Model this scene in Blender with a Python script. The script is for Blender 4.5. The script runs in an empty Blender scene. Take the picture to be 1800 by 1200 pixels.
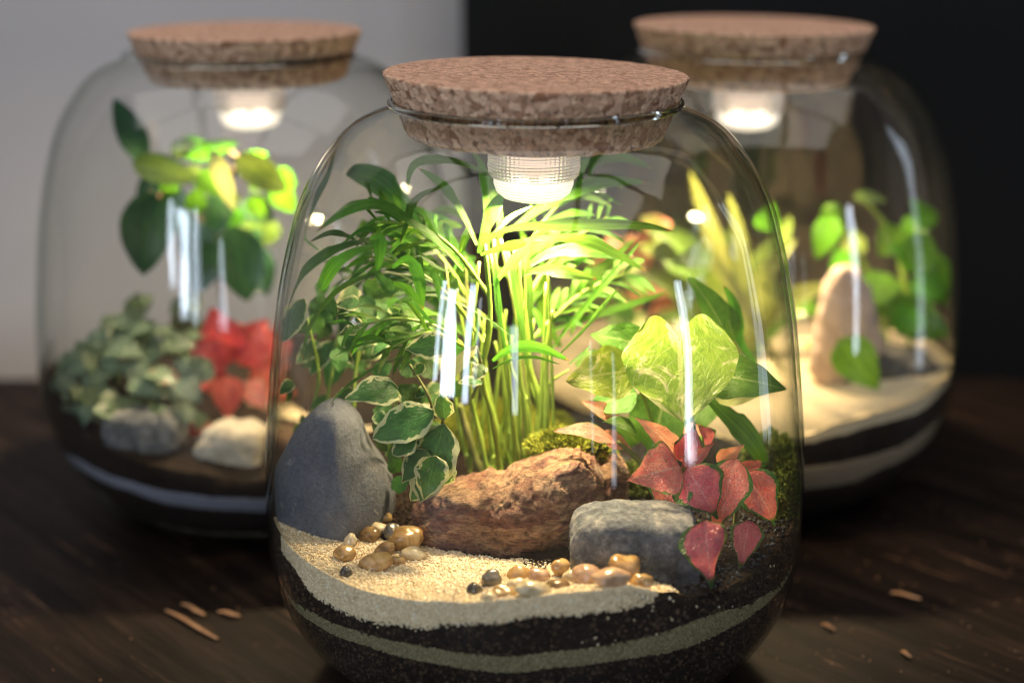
import bpy, bmesh, math, random
from mathutils import Vector, Matrix, noise
R=math.radians
random.seed(7)
sc=bpy.context.scene
C=sc.collection
# ------------------------------------------------------------------ camera
F=2500.0; PITCH=R(17.3); CH=.377
cam=bpy.data.cameras.new('camera'); co=bpy.data.objects.new('camera',cam); C.objects.link(co)
co.location=(0,0,CH); co.rotation_euler=(R(90)-PITCH,0,0)
cam.sensor_width=36; cam.lens=50; cam.clip_start=.02; cam.clip_end=50
cam.dof.use_dof=True; cam.dof.focus_distance=.650; cam.dof.aperture_fstop=2.9
sc.camera=co
# ------------------------------------------------------------------ world, exposure
w=bpy.data.worlds.new('World'); sc.world=w; w.use_nodes=True
w.node_tree.nodes['Background'].inputs[0].default_value=(.75,.82,1,1)
w.node_tree.nodes['Background'].inputs[1].default_value=.035
sc.view_settings.view_transform='Standard'; sc.view_settings.look='None'
sc.view_settings.exposure=0; sc.view_settings.gamma=1
sc.cycles.transparent_max_bounces=40; sc.cycles.max_bounces=9; sc.cycles.transmission_bounces=8
sc.cycles.caustics_reflective=False; sc.cycles.caustics_refractive=False
sc.cycles.sample_clamp_indirect=4; sc.cycles.use_denoising=True
sc.cycles.filter_width=1.15
# ------------------------------------------------------------------ room lights (windows behind the camera) and added overhead fill
def area(name,loc,target,sx,sy,L,col):
    l=bpy.data.lights.new(name,'AREA'); l.shape='RECTANGLE'; l.size=sx; l.size_y=sy
    l.energy=L*math.pi*sx*sy; l.color=col
    o=bpy.data.objects.new(name,l); C.objects.link(o); o.location=loc
    d=Vector(target)-Vector(loc); o.rotation_euler=d.to_track_quat('-Z','Y').to_euler(); return o
JX,JY=.011,.66
def win(deg,dist,sx,z0,z1,L,col=(.72,.84,1)):
    a=R(deg); x=JX+math.sin(a)*dist; y=JY-math.cos(a)*dist
    area('window_light',(x,y,(z0+z1)/2),(JX,JY,(z0+z1)/2),sx,z1-z0,L,col)
win(-40,1.6,.055,.16,.66,18); win(-35,1.6,.11,.10,.62,21); win(-28.5,1.6,.07,.08,.66,16); win(-24.5,1.6,.035,.16,.6,7)
win(-11,1.7,.07,.06,.50,8)
win(62,1.2,.06,-.06,.44,17)
win(104,.95,.05,-.45,.62,4.0)
win(30,1.7,.035,-.15,.32,4); win(22,1.7,.03,-.05,.40,4)
for _i in range(3):  # unseen panels added overhead as soft fill; gaps put bars into glass reflections
    for _j in range(2): area('overhead_fill',(-.1+(_i-1)*1.35,.1+(_j-.5)*1.35,2.05),(-.1+(_i-1)*1.35,.1+(_j-.5)*1.35+.25,1.0),1.25,1.22,1.4,(1,.95,.91))
# ------------------------------------------------------------------ helpers
SP,CP=math.sin(PITCH),math.cos(PITCH)
def W(px,py,Y):
    a=(px-900)/F; b=(600-py)/F
    dy=CP+b*SP; dz=-SP+b*CP; t=Y/dy
    return Vector((a*t,Y,CH+dz*t))
def depth(v): return v.y*CP+(CH-v.z)*SP
def link(o,parent=None):
    C.objects.link(o)
    if parent: o.parent=parent
    return o
def tag(o,label=None,cat=None,group=None,kind=None):
    if label: o['label']=label
    if cat: o['category']=cat
    if group: o['group']=group
    if kind: o['kind']=kind
    return o
def thing(name,label,cat,loc,group=None):
    o=bpy.data.objects.new(name,None); o.location=loc; o.empty_display_size=.01
    C.objects.link(o); tag(o,label,cat,group); return o
def mesh(name,vs,fs,mat,parent=None,uvs=None,smooth=True,origin=None):
    """vertices in world space; the object is placed at its parent's or own base"""
    org=Vector(origin) if origin else (Vector(parent.location) if parent else Vector((0,0,0)))
    p=parent
    base=Vector((0,0,0))
    q=parent
    while q: base+=Vector(q.location); q=q.parent
    if not parent: base=org
    me=bpy.data.meshes.new(name)
    me.from_pydata([tuple(Vector(v)-base) for v in vs],[],fs)
    if uvs:
        ul=me.uv_layers.new(name='UVMap')
        for lp in me.loops: ul.data[lp.index].uv=uvs[lp.vertex_index]
    me.polygons.foreach_set('use_smooth',[smooth]*len(me.polygons))
    me.materials.append(mat); me.update()
    o=bpy.data.objects.new(name,me)
    if not parent: o.location=base
    return link(o,parent)
def fb(p,s,oct=4):
    v=0;a=1;t=0
    for i in range(oct): v+=a*noise.noise(p*s);t+=a;a*=.5;s*=2.03
    return v/t
# ------------------------------------------------------------------ materials
class N:
    def __init__(s,name):
        s.m=bpy.data.materials.new(name); s.m.use_nodes=True; s.t=s.m.node_tree; s.n=s.t.nodes; s.l=s.t.links
        s.p=s.n['Principled BSDF']; s.out=s.n['Material Output']
    def add(s,ty,**k):
        x=s.n.new(ty)
        for a,b in k.items():
            if a.startswith('i_'):
                x.inputs[a[2:].replace('_',' ')].default_value=b
            else: setattr(x,a,b)
        return x
    def c(s,a,b): s.l.new(a,b)
    def tex(s,kind='Object'):
        return s.add('ShaderNodeTexCoord').outputs[kind]
    def geo(s): return s.add('ShaderNodeNewGeometry')
    def noise(s,scale,detail=5,rough=.6,co=None,dist=0):
        x=s.add('ShaderNodeTexNoise'); x.inputs['Scale'].default_value=scale; x.inputs['Detail'].default_value=detail
        x.inputs['Roughness'].default_value=rough; x.inputs['Distortion'].default_value=dist
        s.c(co if co else s.tex(),x.inputs['Vector']); return x
    def vor(s,scale,feat='F1',co=None):
        x=s.add('ShaderNodeTexVoronoi'); x.feature=feat; x.inputs['Scale'].default_value=scale
        s.c(co if co else s.tex(),x.inputs['Vector']); return x
    def ramp(s,fac,stops,interp='LINEAR'):
        x=s.add('ShaderNodeValToRGB'); x.color_ramp.interpolation=interp
        e=x.color_ramp.elements
        while len(e)<len(stops): e.new(.5)
        for i,(p,c) in enumerate(stops):
            e[i].position=p; e[i].color=(*c,1) if len(c)==3 else c
        s.c(fac,x.inputs[0]); return x.outputs[0]
    def mix(s,fac,a,b,mode='MIX'):
        x=s.add('ShaderNodeMix'); x.data_type='RGBA'; x.blend_type=mode
        for sock,v in ((x.inputs[0],fac),(x.inputs[6],a),(x.inputs[7],b)):
            if hasattr(v,'is_linked'): s.c(v,sock)
            elif isinstance(v,(int,float)): sock.default_value=v
            else: sock.default_value=(*v,1)
        return x.outputs[2]
    def math(s,op,a,b=None,clamp=False):
        x=s.add('ShaderNodeMath'); x.operation=op; x.use_clamp=clamp
        for i,v in enumerate((a,b)):
            if v is None: continue
            if hasattr(v,'is_linked'): s.c(v,x.inputs[i])
            else: x.inputs[i].default_value=v
        return x.outputs[0]
    def bump(s,h,dist,strength=1):
        x=s.add('ShaderNodeBump'); x.inputs['Strength'].default_value=strength; x.inputs['Distance'].default_value=dist
        s.c(h,x.inputs['Height']); s.c(x.outputs[0],s.p.inputs['Normal']); return x.outputs[0]
    def base(s,v):
        if hasattr(v,'is_linked'): s.c(v,s.p.inputs['Base Color'])
        else: s.p.inputs['Base Color'].default_value=(*v,1)
    def rough(s,v,spec=None):
        s.p.inputs['Roughness'].default_value=v
        if spec is not None: s.p.inputs['Specular IOR Level'].default_value=spec
def V3(s,co,sc3):
    x=s.add('ShaderNodeMapping'); x.inputs['Scale'].default_value=sc3; s.c(co,x.inputs['Vector']); return x.outputs[0]

def m_cork(name,light,dark,top=False):
    s=N(name); co=s.tex()
    nz=s.noise(160,3,.5,co); 
    wv=s.add('ShaderNodeMixRGB',blend_type='ADD'); wv.inputs[0].default_value=.0035
    s.c(co,wv.inputs[1]); s.c(nz.outputs['Color'],wv.inputs[2]); wc=wv.outputs[0]
    sc_=430 if top else 290
    v=s.vor(sc_,'F1',wc); e=s.vor(sc_,'DISTANCE_TO_EDGE',wc)
    sep=s.add('ShaderNodeSeparateColor'); s.c(v.outputs['Color'],sep.inputs[0])
    a,b=light,dark
    mid=tuple((x+y)/2 for x,y in zip(a,b))
    col=s.ramp(sep.outputs[0],[(0,b),(.16,mid),(.5,tuple(x*.92 for x in a)),(1,tuple(min(1,x*1.18) for x in a))])
    n2=s.noise(900,4,.7,co)
    col=s.mix(.28,col,s.ramp(n2.outputs[0],[(.3,(.35,.3,.26)),(.62,(1,1,1))]),'MULTIPLY')
    g=s.ramp(e.outputs['Distance'],[(0,(0,0,0)),(.07 if not top else .05,(1,1,1))])
    crack=s.noise(330,3,.6,co)
    gm=s.ramp(crack.outputs[0],[(.44,(1,1,1)),(.54,(.0,.0,.0))])
    gap=s.mix(gm,g,(1,1,1))
    col=s.mix(gap,tuple(x*.42 for x in b),col)
    spots=s.noise(430 if not top else 700,2,.5,co)
    col=s.mix(s.ramp(spots.outputs[0],[(.66,(0,0,0)),(.70,(1,1,1))]),col,tuple(x*.4 for x in b))
    s.base(col); s.rough(.85,.25)
    h=s.mix(.5,gap,n2.outputs[0]); s.bump(h,.0007 if not top else .00025,.9); return s.m
CORK_S=m_cork('cork_granules',(.90,.57,.38),(.36,.165,.09))
CORK_T=m_cork('cork_sanded_top',(.80,.48,.33),(.46,.24,.155),True)

def m_glass(name,edge=(.42,.52,.40),rough=.0,film=.008):
    s=N(name); s.n.remove(s.p)
    lw=s.add('ShaderNodeLayerWeight'); lw.inputs['Blend'].default_value=.5
    f=lw.outputs['Facing']
    f5=s.math('POWER',f,5.0); fr=s.math('MULTIPLY_ADD',f5,.90); s.n[fr.node.name].inputs[2].default_value=.042
    f7=s.math('POWER',f,7.0)
    tr=s.add('ShaderNodeBsdfTransparent'); s.c(s.mix(f7,(.985,.99,.985),edge),tr.inputs[0])
    gl=s.add('ShaderNodeBsdfGlossy'); gl.inputs['Roughness'].default_value=rough
    # faint drawn-glass waviness makes reflections streak and break up
    nz=s.noise(1.0,2,.5,V3(s,s.tex(),(26,26,3)))
    bp=s.add('ShaderNodeBump'); bp.inputs['Strength'].default_value=.12; bp.inputs['Distance'].default_value=.01
    s.c(nz.outputs[0],bp.inputs['Height']); s.c(bp.outputs[0],gl.inputs['Normal'])
    mx=s.add('ShaderNodeMixShader'); s.c(fr,mx.inputs[0]); s.c(tr.outputs[0],mx.inputs[1]); s.c(gl.outputs[0],mx.inputs[2])
    fl=s.noise(1.0,4,.6,V3(s,s.tex(),(30,30,9))); fk=s.noise(700,2,.5)
    df=s.add('ShaderNodeBsdfTranslucent'); df.inputs[0].default_value=(.95,.95,.92,1)
    d2=s.add('ShaderNodeBsdfDiffuse'); d2.inputs[0].default_value=(.95,.95,.92,1)
    md=s.add('ShaderNodeMixShader'); md.inputs[0].default_value=.5; s.c(df.outputs[0],md.inputs[1]); s.c(d2.outputs[0],md.inputs[2])
    am=s.math('ADD',s.math('MULTIPLY',s.ramp(fl.outputs[0],[(.38,(.15,.15,.15)),(.68,(1,1,1))]),film),s.math('MULTIPLY',s.ramp(fk.outputs[0],[(.70,(0,0,0)),(.74,(1,1,1))]),film*1.5))
    m2=s.add('ShaderNodeMixShader'); s.c(am,m2.inputs[0]); s.c(mx.outputs[0],m2.inputs[1]); s.c(md.outputs[0],m2.inputs[2])
    s.c(m2.outputs[0],s.out.inputs[0]); return s.m
GLASS=m_glass('thin_clear_glass')
s=N('solid_glass_rim'); s.base((.93,.97,.94)); s.rough(.02); s.p.inputs['Transmission Weight'].default_value=1; s.p.inputs['IOR'].default_value=1.5; RIM=s.m

def m_leaf(name,build,rough=.32,trans=.38,sat=1.0,bumpd=.0004,veins=None):
    s=N(name); uv=s.tex('UV'); sx=s.add('ShaderNodeSeparateXYZ'); s.c(uv,sx.inputs[0])
    u,v=sx.outputs[0],sx.outputs[1]
    au=s.math('MULTIPLY',s.math('ABSOLUTE',s.math('SUBTRACT',u,.5)),2)
    col,h=build(s,uv,u,v,au)
    oi=s.add('ShaderNodeObjectInfo'); hs=s.add('ShaderNodeHueSaturation')
    s.c(s.math('MULTIPLY_ADD',oi.outputs['Random'],.03),hs.inputs['Hue']); hs.inputs['Hue'].links[0].from_node.inputs[2].default_value=.485
    vv=s.math('MULTIPLY_ADD',oi.outputs['Random'],.45); vv.node.inputs[2].default_value=.78; s.c(vv,hs.inputs['Value'])
    s.c(col,hs.inputs['Color']); col=hs.outputs[0]
    s.base(col); s.rough(rough,.5)
    bn=s.bump(h,bumpd)
    tl=s.add('ShaderNodeBsdfTranslucent'); s.c(s.mix(1.0,col,(1.25,1.25,.95),'MULTIPLY'),tl.inputs[0]); s.c(bn,tl.inputs['Normal'])
    mx=s.add('ShaderNodeMixShader'); mx.inputs[0].default_value=trans
    s.c(s.p.outputs[0],mx.inputs[1]); s.c(tl.outputs[0],mx.inputs[2]); s.c(mx.outputs[0],s.out.inputs[0]); return s.m
def sidevein(s,u,v,au,freq=9,slant=.45,wd=.12):
    x=s.math('SUBTRACT',s.math('MULTIPLY',v,freq),s.math('MULTIPLY',au,freq*slant))
    f=s.math('ABSOLUTE',s.math('SUBTRACT',s.math('FRACT',x),.5))
    side=s.math('LESS_THAN',f,wd)
    mid=s.math('LESS_THAN',au,.045)
    return s.math('MAXIMUM',s.math('MULTIPLY',side,.6),mid)
def b_palm(ca,cb):
    def f(s,uv,u,v,au):
        wv=s.noise(1,3,.6,V3(s,uv,(38,1.2,1)))
        col=s.ramp(wv.outputs[0],[(.36,tuple(x*.7 for x in ca)),(.62,cb)])
        mid=s.ramp(au,[(0,(1,1,1)),(.07,(0,0,0))])
        col=s.mix(s.math('MULTIPLY',mid,.5),col,tuple(min(1,x*1.7) for x in cb))
        tip=s.ramp(s.math('ADD',v,s.math('MULTIPLY',wv.outputs[0],.12)),[(.985,(0,0,0)),(1.0,(1,1,1))])
        col=s.mix(s.math('MULTIPLY',tip,.8),col,(.30,.17,.06))
        return col,wv.outputs[0]
    return f
PALM=m_leaf('palm_blade_green',b_palm((.06,.19,.014),(.14,.34,.03)),.30,.42)
PALM_L=m_leaf('palm_blade_young_green',b_palm((.06,.19,.02),(.14,.31,.05)),.34,.36)
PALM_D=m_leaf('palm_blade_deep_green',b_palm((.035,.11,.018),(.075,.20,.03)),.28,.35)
def b_varieg(green,cream,t=.62,k=.5):
    def f(s,uv,u,v,au):
        nz=s.noise(4.2,3,.6,uv); nz2=s.add('ShaderNodeObjectInfo')
        d=s.math('ADD',au,s.math('MULTIPLY',s.math('SUBTRACT',nz.outputs[0],.5),k*2.4))
        endm=s.ramp(v,[(.0,(.0,.0,.0)),(.82,(0,0,0)),(1,(.5,.5,.5))])
        d=s.math('ADD',d,endm)
        m=s.ramp(d,[(t,(0,0,0)),(t+.05,(1,1,1))])
        n2=s.noise(9,4,.7,uv); g=s.ramp(n2.outputs[0],[(.3,tuple(x*.65 for x in green)),(.7,tuple(x*1.3 for x in green))])
        vn=sidevein(s,u,v,au,7,.5,.05)
        g=s.mix(s.math('MULTIPLY',vn,.3),g,tuple(min(1,x*2.2) for x in green))
        return s.mix(m,g,cream),s.math('ADD',s.math('MULTIPLY',vn,-.6),n2.outputs[0])
    return f
FIG=m_leaf('variegated_fig_leaf',b_varieg((.05,.15,.03),(.52,.54,.30),.72,.55),.35,.30,bumpd=.0006)
FIG_G=m_leaf('plain_fig_leaf',b_varieg((.06,.17,.03),(.5,.55,.25),1.25,.3),.35,.33,bumpd=.0006)
def b_heart(ga,gb,cream,lim):
    def f(s,uv,u,v,au):
        n1=s.noise(3.0,5,.7,uv,dist=.8); n2=s.noise(11,4,.7,uv)
        c=s.ramp(n1.outputs[0],[(.30,ga),(.48,gb),(lim,gb),(lim+.06,cream)])
        vn=sidevein(s,u,v,au,6,.7,.03)
        c=s.mix(s.math('MULTIPLY',vn,.28),c,tuple(min(1,x*1.35+.05) for x in cream))
        c=s.mix(.3,c,s.ramp(n2.outputs[0],[(.3,(.6,.65,.5)),(.7,(1,1,1))]),'MULTIPLY')
        return c,s.math('ADD',s.math('MULTIPLY',vn,-.8),n2.outputs[0])
    return f
HEART=m_leaf('arrowhead_leaf_lime',b_heart((.14,.25,.02),(.29,.40,.045),(.64,.60,.30),.53),.33,.40,bumpd=.0010)
HEART_G=m_leaf('arrowhead_leaf_green',b_heart((.06,.17,.02),(.11,.28,.03),(.55,.60,.28),.66),.30,.40,bumpd=.0009)
def b_fit(pink,deep,green,edge=.86):
    def f(s,uv,u,v,au):
        n1=s.noise(3.5,3,.6,uv); vz=s.vor(15,'DISTANCE_TO_EDGE',uv)
        c=s.ramp(n1.outputs[0],[(.35,deep),(.65,pink)])
        net=s.ramp(vz.outputs['Distance'],[(.0,(1,1,1)),(.13,(0,0,0))])
        c=s.mix(s.math('MULTIPLY',net,.38),c,tuple(min(1,x*1.2+.12) for x in pink))
        vn=sidevein(s,u,v,au,6,.6,.06)
        c=s.mix(s.math('MULTIPLY',vn,.65),c,tuple(min(1,x*1.2+.1) for x in pink))
        d=s.math('ADD',au,s.math('MULTIPLY',s.math('SUBTRACT',s.noise(6,3,.6,uv).outputs[0],.5),.5))
        d=s.math('MAXIMUM',d,s.math('ADD',v,-.04))
        c=s.mix(s.ramp(d,[(edge,(0,0,0)),(edge+.08,(1,1,1))]),c,green)
        sp=s.noise(13,2,.5,uv)
        c=s.mix(s.ramp(sp.outputs[0],[(.69,(0,0,0)),(.72,(1,1,1))]),c,tuple(x*.9 for x in green))
        return c,s.math('ADD',vn,s.math('MULTIPLY',net,.5))
    return f
FITR=m_leaf('red_nerve_leaf',b_fit((.97,.27,.25),(.84,.12,.14),(.09,.20,.04),.76),.42,.30,bumpd=-.0007)
FITP=m_leaf('salmon_nerve_leaf',b_fit((.97,.40,.29),(.88,.22,.17),(.13,.26,.04),.88),.42,.32,bumpd=-.0007)
FITD=m_leaf('deep_red_nerve_leaf',b_fit((.80,.10,.08),(.50,.025,.03),(.16,.08,.03),.95),.42,.30,bumpd=-.0007)
def b_white(s,uv,u,v,au):
    vz=s.vor(7,'DISTANCE_TO_EDGE',uv); net=s.ramp(vz.outputs['Distance'],[(.02,(1,1,1)),(.12,(0,0,0))])
    vn=sidevein(s,u,v,au,6,.6,.10)
    m=s.math('MAXIMUM',s.math('MULTIPLY',net,.7),vn)
    return s.mix(m,(.02,.065,.03),(.36,.45,.30)),m
WFIT=m_leaf('white_veined_leaf',b_white,.4,.2)
def b_dark(ca,cb):
    def f(s,uv,u,v,au):
        vn=sidevein(s,u,v,au,8,.5,.04); n2=s.noise(6,4,.6,uv)
        c=s.ramp(n2.outputs[0],[(.3,ca),(.7,cb)])
        return s.mix(s.math('MULTIPLY',vn,.35),c,tuple(min(1,x*2.4) for x in cb)),vn
    return f
RUB=m_leaf('dark_fig_leaf',b_dark((.018,.06,.028),(.035,.10,.04)),.25,.18)
RUBY=m_leaf('yellow_green_leaf',b_dark((.07,.13,.02),(.15,.22,.045)),.3,.22)
LIME=m_leaf('bright_green_leaf',b_dark((.06,.20,.01),(.13,.32,.02)),.3,.35)
PALE2=m_leaf('soft_yellow_green_blade',b_dark((.26,.32,.07),(.42,.46,.16)),.4,.25)
PALE=m_leaf('pale_cream_leaf',b_dark((.55,.60,.18),(.72,.72,.34)),.35,.35)

def m_simple(name,ca,cb,scale,rough=.8,bumpd=.0003,spec=.3,island=False,detail=6):
    s=N(name); nz=s.noise(scale,detail,.65)
    col=s.ramp(nz.outputs[0],[(.3,ca),(.7,cb)])
    if island:
        g=s.geo(); col=s.ramp(g.outputs['Random Per Island'],[(0,ca),(.75,cb),(.93,cb),(1,tuple(min(1,x*1.5) for x in cb))])
    s.base(col); s.rough(rough,spec); s.bump(nz.outputs[0],bumpd); return s.m
STEM=m_simple('green_stem',(.16,.28,.03),(.30,.42,.07),90,.4,.0002,.5)
STEMB=m_simple('brown_green_stem',(.10,.13,.03),(.22,.22,.08),120,.6)
WOOD=m_simple('bark_brown',(.05,.03,.018),(.13,.08,.04),100,.9)
MOSS=m_simple('moss_yellow_green',(.10,.15,.012),(.30,.32,.03),200,.8,island=True)
MOSSD=m_simple('moss_dark_green',(.05,.09,.015),(.18,.22,.045),200,.8,island=True)
SOIL=m_simple('dark_soil',(.006,.004,.003),(.035,.022,.016),420,.95,.0012,.15)
SOILP=m_simple('charcoal_gravel',(.016,.017,.021),(.075,.08,.092),300,.9,.0004,.15,island=True)
SOILC=m_simple('soil_crumb',(.008,.006,.004),(.085,.052,.032),300,.9,.0004,.2,island=True)
SAND=m_simple('cream_sand',(.62,.48,.29),(.92,.76,.52),900,.9,.0008,.2)
SANDG=m_simple('cream_sand_grain',(.64,.50,.30),(.96,.82,.58),500,.7,.0001,.4,island=True)
STRIPE=m_simple('olive_sand',(.15,.125,.06),(.30,.26,.145),1000,.9,.0009,.2)
STRIPEG=m_simple('olive_sand_grain',(.16,.135,.065),(.38,.33,.19),500,.8,.0001,.3,island=True)
STRIPEL=m_simple('pale_blue_sand',(.20,.20,.25),(.36,.36,.42),700,.9,.0007,.2)
STRIPER=m_simple('tan_sand',(.30,.22,.14),(.5,.38,.26),700,.9,.0007,.2)

def m_greyrock():
    s=N('smooth_grey_stone'); n1=s.noise(22,6,.6); n2=s.noise(500,6,.8); n3=s.noise(75,5,.7,dist=.6)
    c=s.ramp(n1.outputs[0],[(.3,(.09,.105,.14)),(.5,(.135,.15,.185)),(.72,(.20,.195,.20))])
    c=s.mix(.8,c,s.ramp(n2.outputs[0],[(.38,(.62,.63,.65)),(.66,(1.35,1.33,1.3))]),'MULTIPLY')
    c=s.mix(s.ramp(n3.outputs[0],[(.62,(0,0,0)),(.66,(.45,.45,.45))]),c,(.40,.38,.35))
    wv=s.noise(8,5,.7,V3(s,s.tex(),(7,7,1.2)),dist=1.2)
    c=s.mix(s.ramp(wv.outputs[0],[(.485,(0,0,0)),(.5,(.5,.5,.5)),(.515,(0,0,0))]),c,(.10,.10,.11))
    s.base(c); s.rough(.6,.35); s.bump(s.mix(.35,n2.outputs[0],n3.outputs[0]),.0016,1); return s.m
GREY=m_greyrock()
def m_block():
    s=N('mottled_grey_stone'); n1=s.noise(55,7,.7,dist=.5); n2=s.noise(300,7,.8)
    sx=s.add('ShaderNodeSeparateXYZ'); s.c(s.tex(),sx.inputs[0])
    c=s.ramp(n1.outputs[0],[(.34,(.055,.06,.072)),(.47,(.13,.145,.17)),(.60,(.29,.285,.275)),(.75,(.19,.20,.225))])
    c=s.mix(.9,c,s.ramp(n2.outputs[0],[(.38,(.4,.42,.46)),(.64,(1.5,1.48,1.45))]),'MULTIPLY')
    s.base(c); s.rough(.65,.35); s.bump(s.mix(.3,n2.outputs[0],n1.outputs[0]),.0028,1); return s.m
BLOCK=m_block()
def m_brown():
    s=N('rust_brown_stone'); co=V3(s,s.tex(),(.7,1,1.9)); n1=s.noise(28,7,.65,co,dist=.7); n2=s.noise(230,9,.8,co,dist=.5); n3=s.noise(85,7,.75,co,dist=.5)
    c=s.ramp(n1.outputs[0],[(.28,(.15,.065,.045)),(.42,(.28,.13,.09)),(.50,(.52,.34,.21)),(.55,(.24,.11,.085)),(.66,(.38,.21,.15)),(.8,(.64,.49,.30))])
    c=s.mix(.9,c,s.ramp(n2.outputs[0],[(.36,(.18,.13,.10)),(.5,(.95,.92,.88)),(.66,(1.8,1.65,1.45))]),'MULTIPLY')
    c=s.mix(s.ramp(n3.outputs[0],[(.60,(0,0,0)),(.68,(.7,.7,.7))]),c,(.50,.44,.30))
    cr=s.vor(48,'DISTANCE_TO_EDGE',s.mix(.012,co,n1.outputs['Color'],'ADD'))
    ck=s.ramp(cr.outputs['Distance'],[(0,(.35,.35,.35)),(.03,(1,1,1))])
    s.base(c); s.rough(.55,.4); s.bump(s.mix(.45,n2.outputs[0],n3.outputs[0]),.009,1); return s.m
BROWN=m_brown()
def m_peb(name,ca,cb):
    s=N(name); n1=s.noise(90,4,.6,dist=1.0); n2=s.noise(500,4,.7)
    c=s.ramp(n1.outputs[0],[(.33,ca),(.62,cb)]); c=s.mix(.4,c,s.ramp(n2.outputs[0],[(.3,(.7,.7,.7)),(.7,(1.1,1.1,1.1))]),'MULTIPLY')
    s.base(c); s.rough(.22,.5); s.p.inputs['Coat Weight'].default_value=.5; s.p.inputs['Coat Roughness'].default_value=.1
    s.bump(n2.outputs[0],.0002,.5); return s.m
PEB={'amber':m_peb('amber_pebble',(.33,.17,.045),(.60,.40,.17)),'cream':m_peb('cream_pebble',(.55,.42,.24),(.72,.62,.42)),
 'brown':m_peb('brown_pebble',(.10,.055,.02),(.30,.18,.07)),'grey':m_peb('grey_brown_pebble',(.09,.075,.055),(.20,.17,.13)),
 'dark':m_peb('dark_grey_pebble',(.035,.033,.03),(.08,.075,.065)),'pink':m_peb('pinkish_pebble',(.40,.22,.12),(.62,.42,.27))}

# tabletop
s=N('scratched_dark_wood'); co=s.tex()
mp=s.add('ShaderNodeMapping'); mp.inputs['Rotation'].default_value=(0,0,R(46)); s.c(co,mp.inputs['Vector']); rc=mp.outputs[0]
g1=s.noise(3,8,.65,V3(s,rc,(1.6,22,6)),dist=.6); g2=s.noise(1,7,.75,V3(s,rc,(14,240,60)),dist=.2)
c=s.ramp(g1.outputs[0],[(.3,(.0035,.0025,.0022)),(.5,(.013,.0085,.0068)),(.72,(.036,.023,.0175))])
c=s.mix(.85,c,s.ramp(g2.outputs[0],[(.35,(.35,.33,.32)),(.7,(1.9,1.75,1.6))]),'MULTIPLY')
sc1=s.noise(1,2,.5,V3(s,rc,(9,420,40)),dist=.1); msk=s.noise(14,4,.6,co)
scm=s.math('MULTIPLY',s.ramp(sc1.outputs[0],[(.645,(0,0,0)),(.67,(1,1,1))]),s.ramp(msk.outputs[0],[(.50,(0,0,0)),(.60,(.8,.8,.8))]))
c=s.mix(scm,c,(.22,.12,.07))
sp=s.noise(160,2,.5,co); c=s.mix(s.ramp(sp.outputs[0],[(.72,(0,0,0)),(.76,(1,1,1))]),c,(.16,.10,.07))
s.base(c); s.rough(.55,.10); s.bump(s.mix(.6,g1.outputs[0],g2.outputs[0]),.0016,.8); TABLE=s.m
s=N('grey_plaster'); n1=s.noise(2.2,5,.6); n2=s.noise(160,4,.6)
s.base(s.ramp(n1.outputs[0],[(.3,(.58,.55,.55)),(.7,(.66,.625,.625))])); s.rough(.9,.2); s.bump(n2.outputs[0],.001); WALL=s.m
s=N('black_lacquer'); n1=s.noise(3,4,.6); s.base(s.ramp(n1.outputs[0],[(.3,(.0035,.0038,.0048)),(.7,(.006,.0062,.007))])); s.rough(.6,.2); BLACK=s.m

# lamp materials
def m_lamp(name,col,st):
    s=N(name); s.base((.97,.93,.88)); s.rough(.16); s.p.inputs['Transmission Weight'].default_value=.78; s.p.inputs['IOR'].default_value=1.35
    w=s.add('ShaderNodeTexWave'); w.bands_direction='Z'; w.inputs['Scale'].default_value=210; s.c(s.tex(),w.inputs['Vector'])
    nz=s.noise(300,3,.6)
    s.p.inputs['Emission Color'].default_value=(*col,1)
    e=s.math('MULTIPLY_ADD',w.outputs['Fac'],st*.35); e.node.inputs[2].default_value=st*.75
    s.c(e,s.p.inputs['Emission Strength'])
    s.bump(w.outputs['Fac'],.0004); return s.m
LBODY=m_lamp('frosted_lamp_collar',(1,.78,.62),.22)
LBOWL=m_lamp('glowing_lamp_bowl',(1,.88,.70),.9)
s=N('warm_white_core'); s.base((.9,.8,.7)); s.p.inputs['Emission Color'].default_value=(1,.76,.58,1); s.p.inputs['Emission Strength'].default_value=.75; LCORE=s.m
LNECK=m_lamp('clear_threaded_neck',(1,.80,.58),.16)

s=N('glowing_led'); s.base((1,.95,.9)); s.p.inputs['Emission Color'].default_value=(1,.86,.64,1); s.p.inputs['Emission Strength'].default_value=9; LED=s.m
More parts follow.
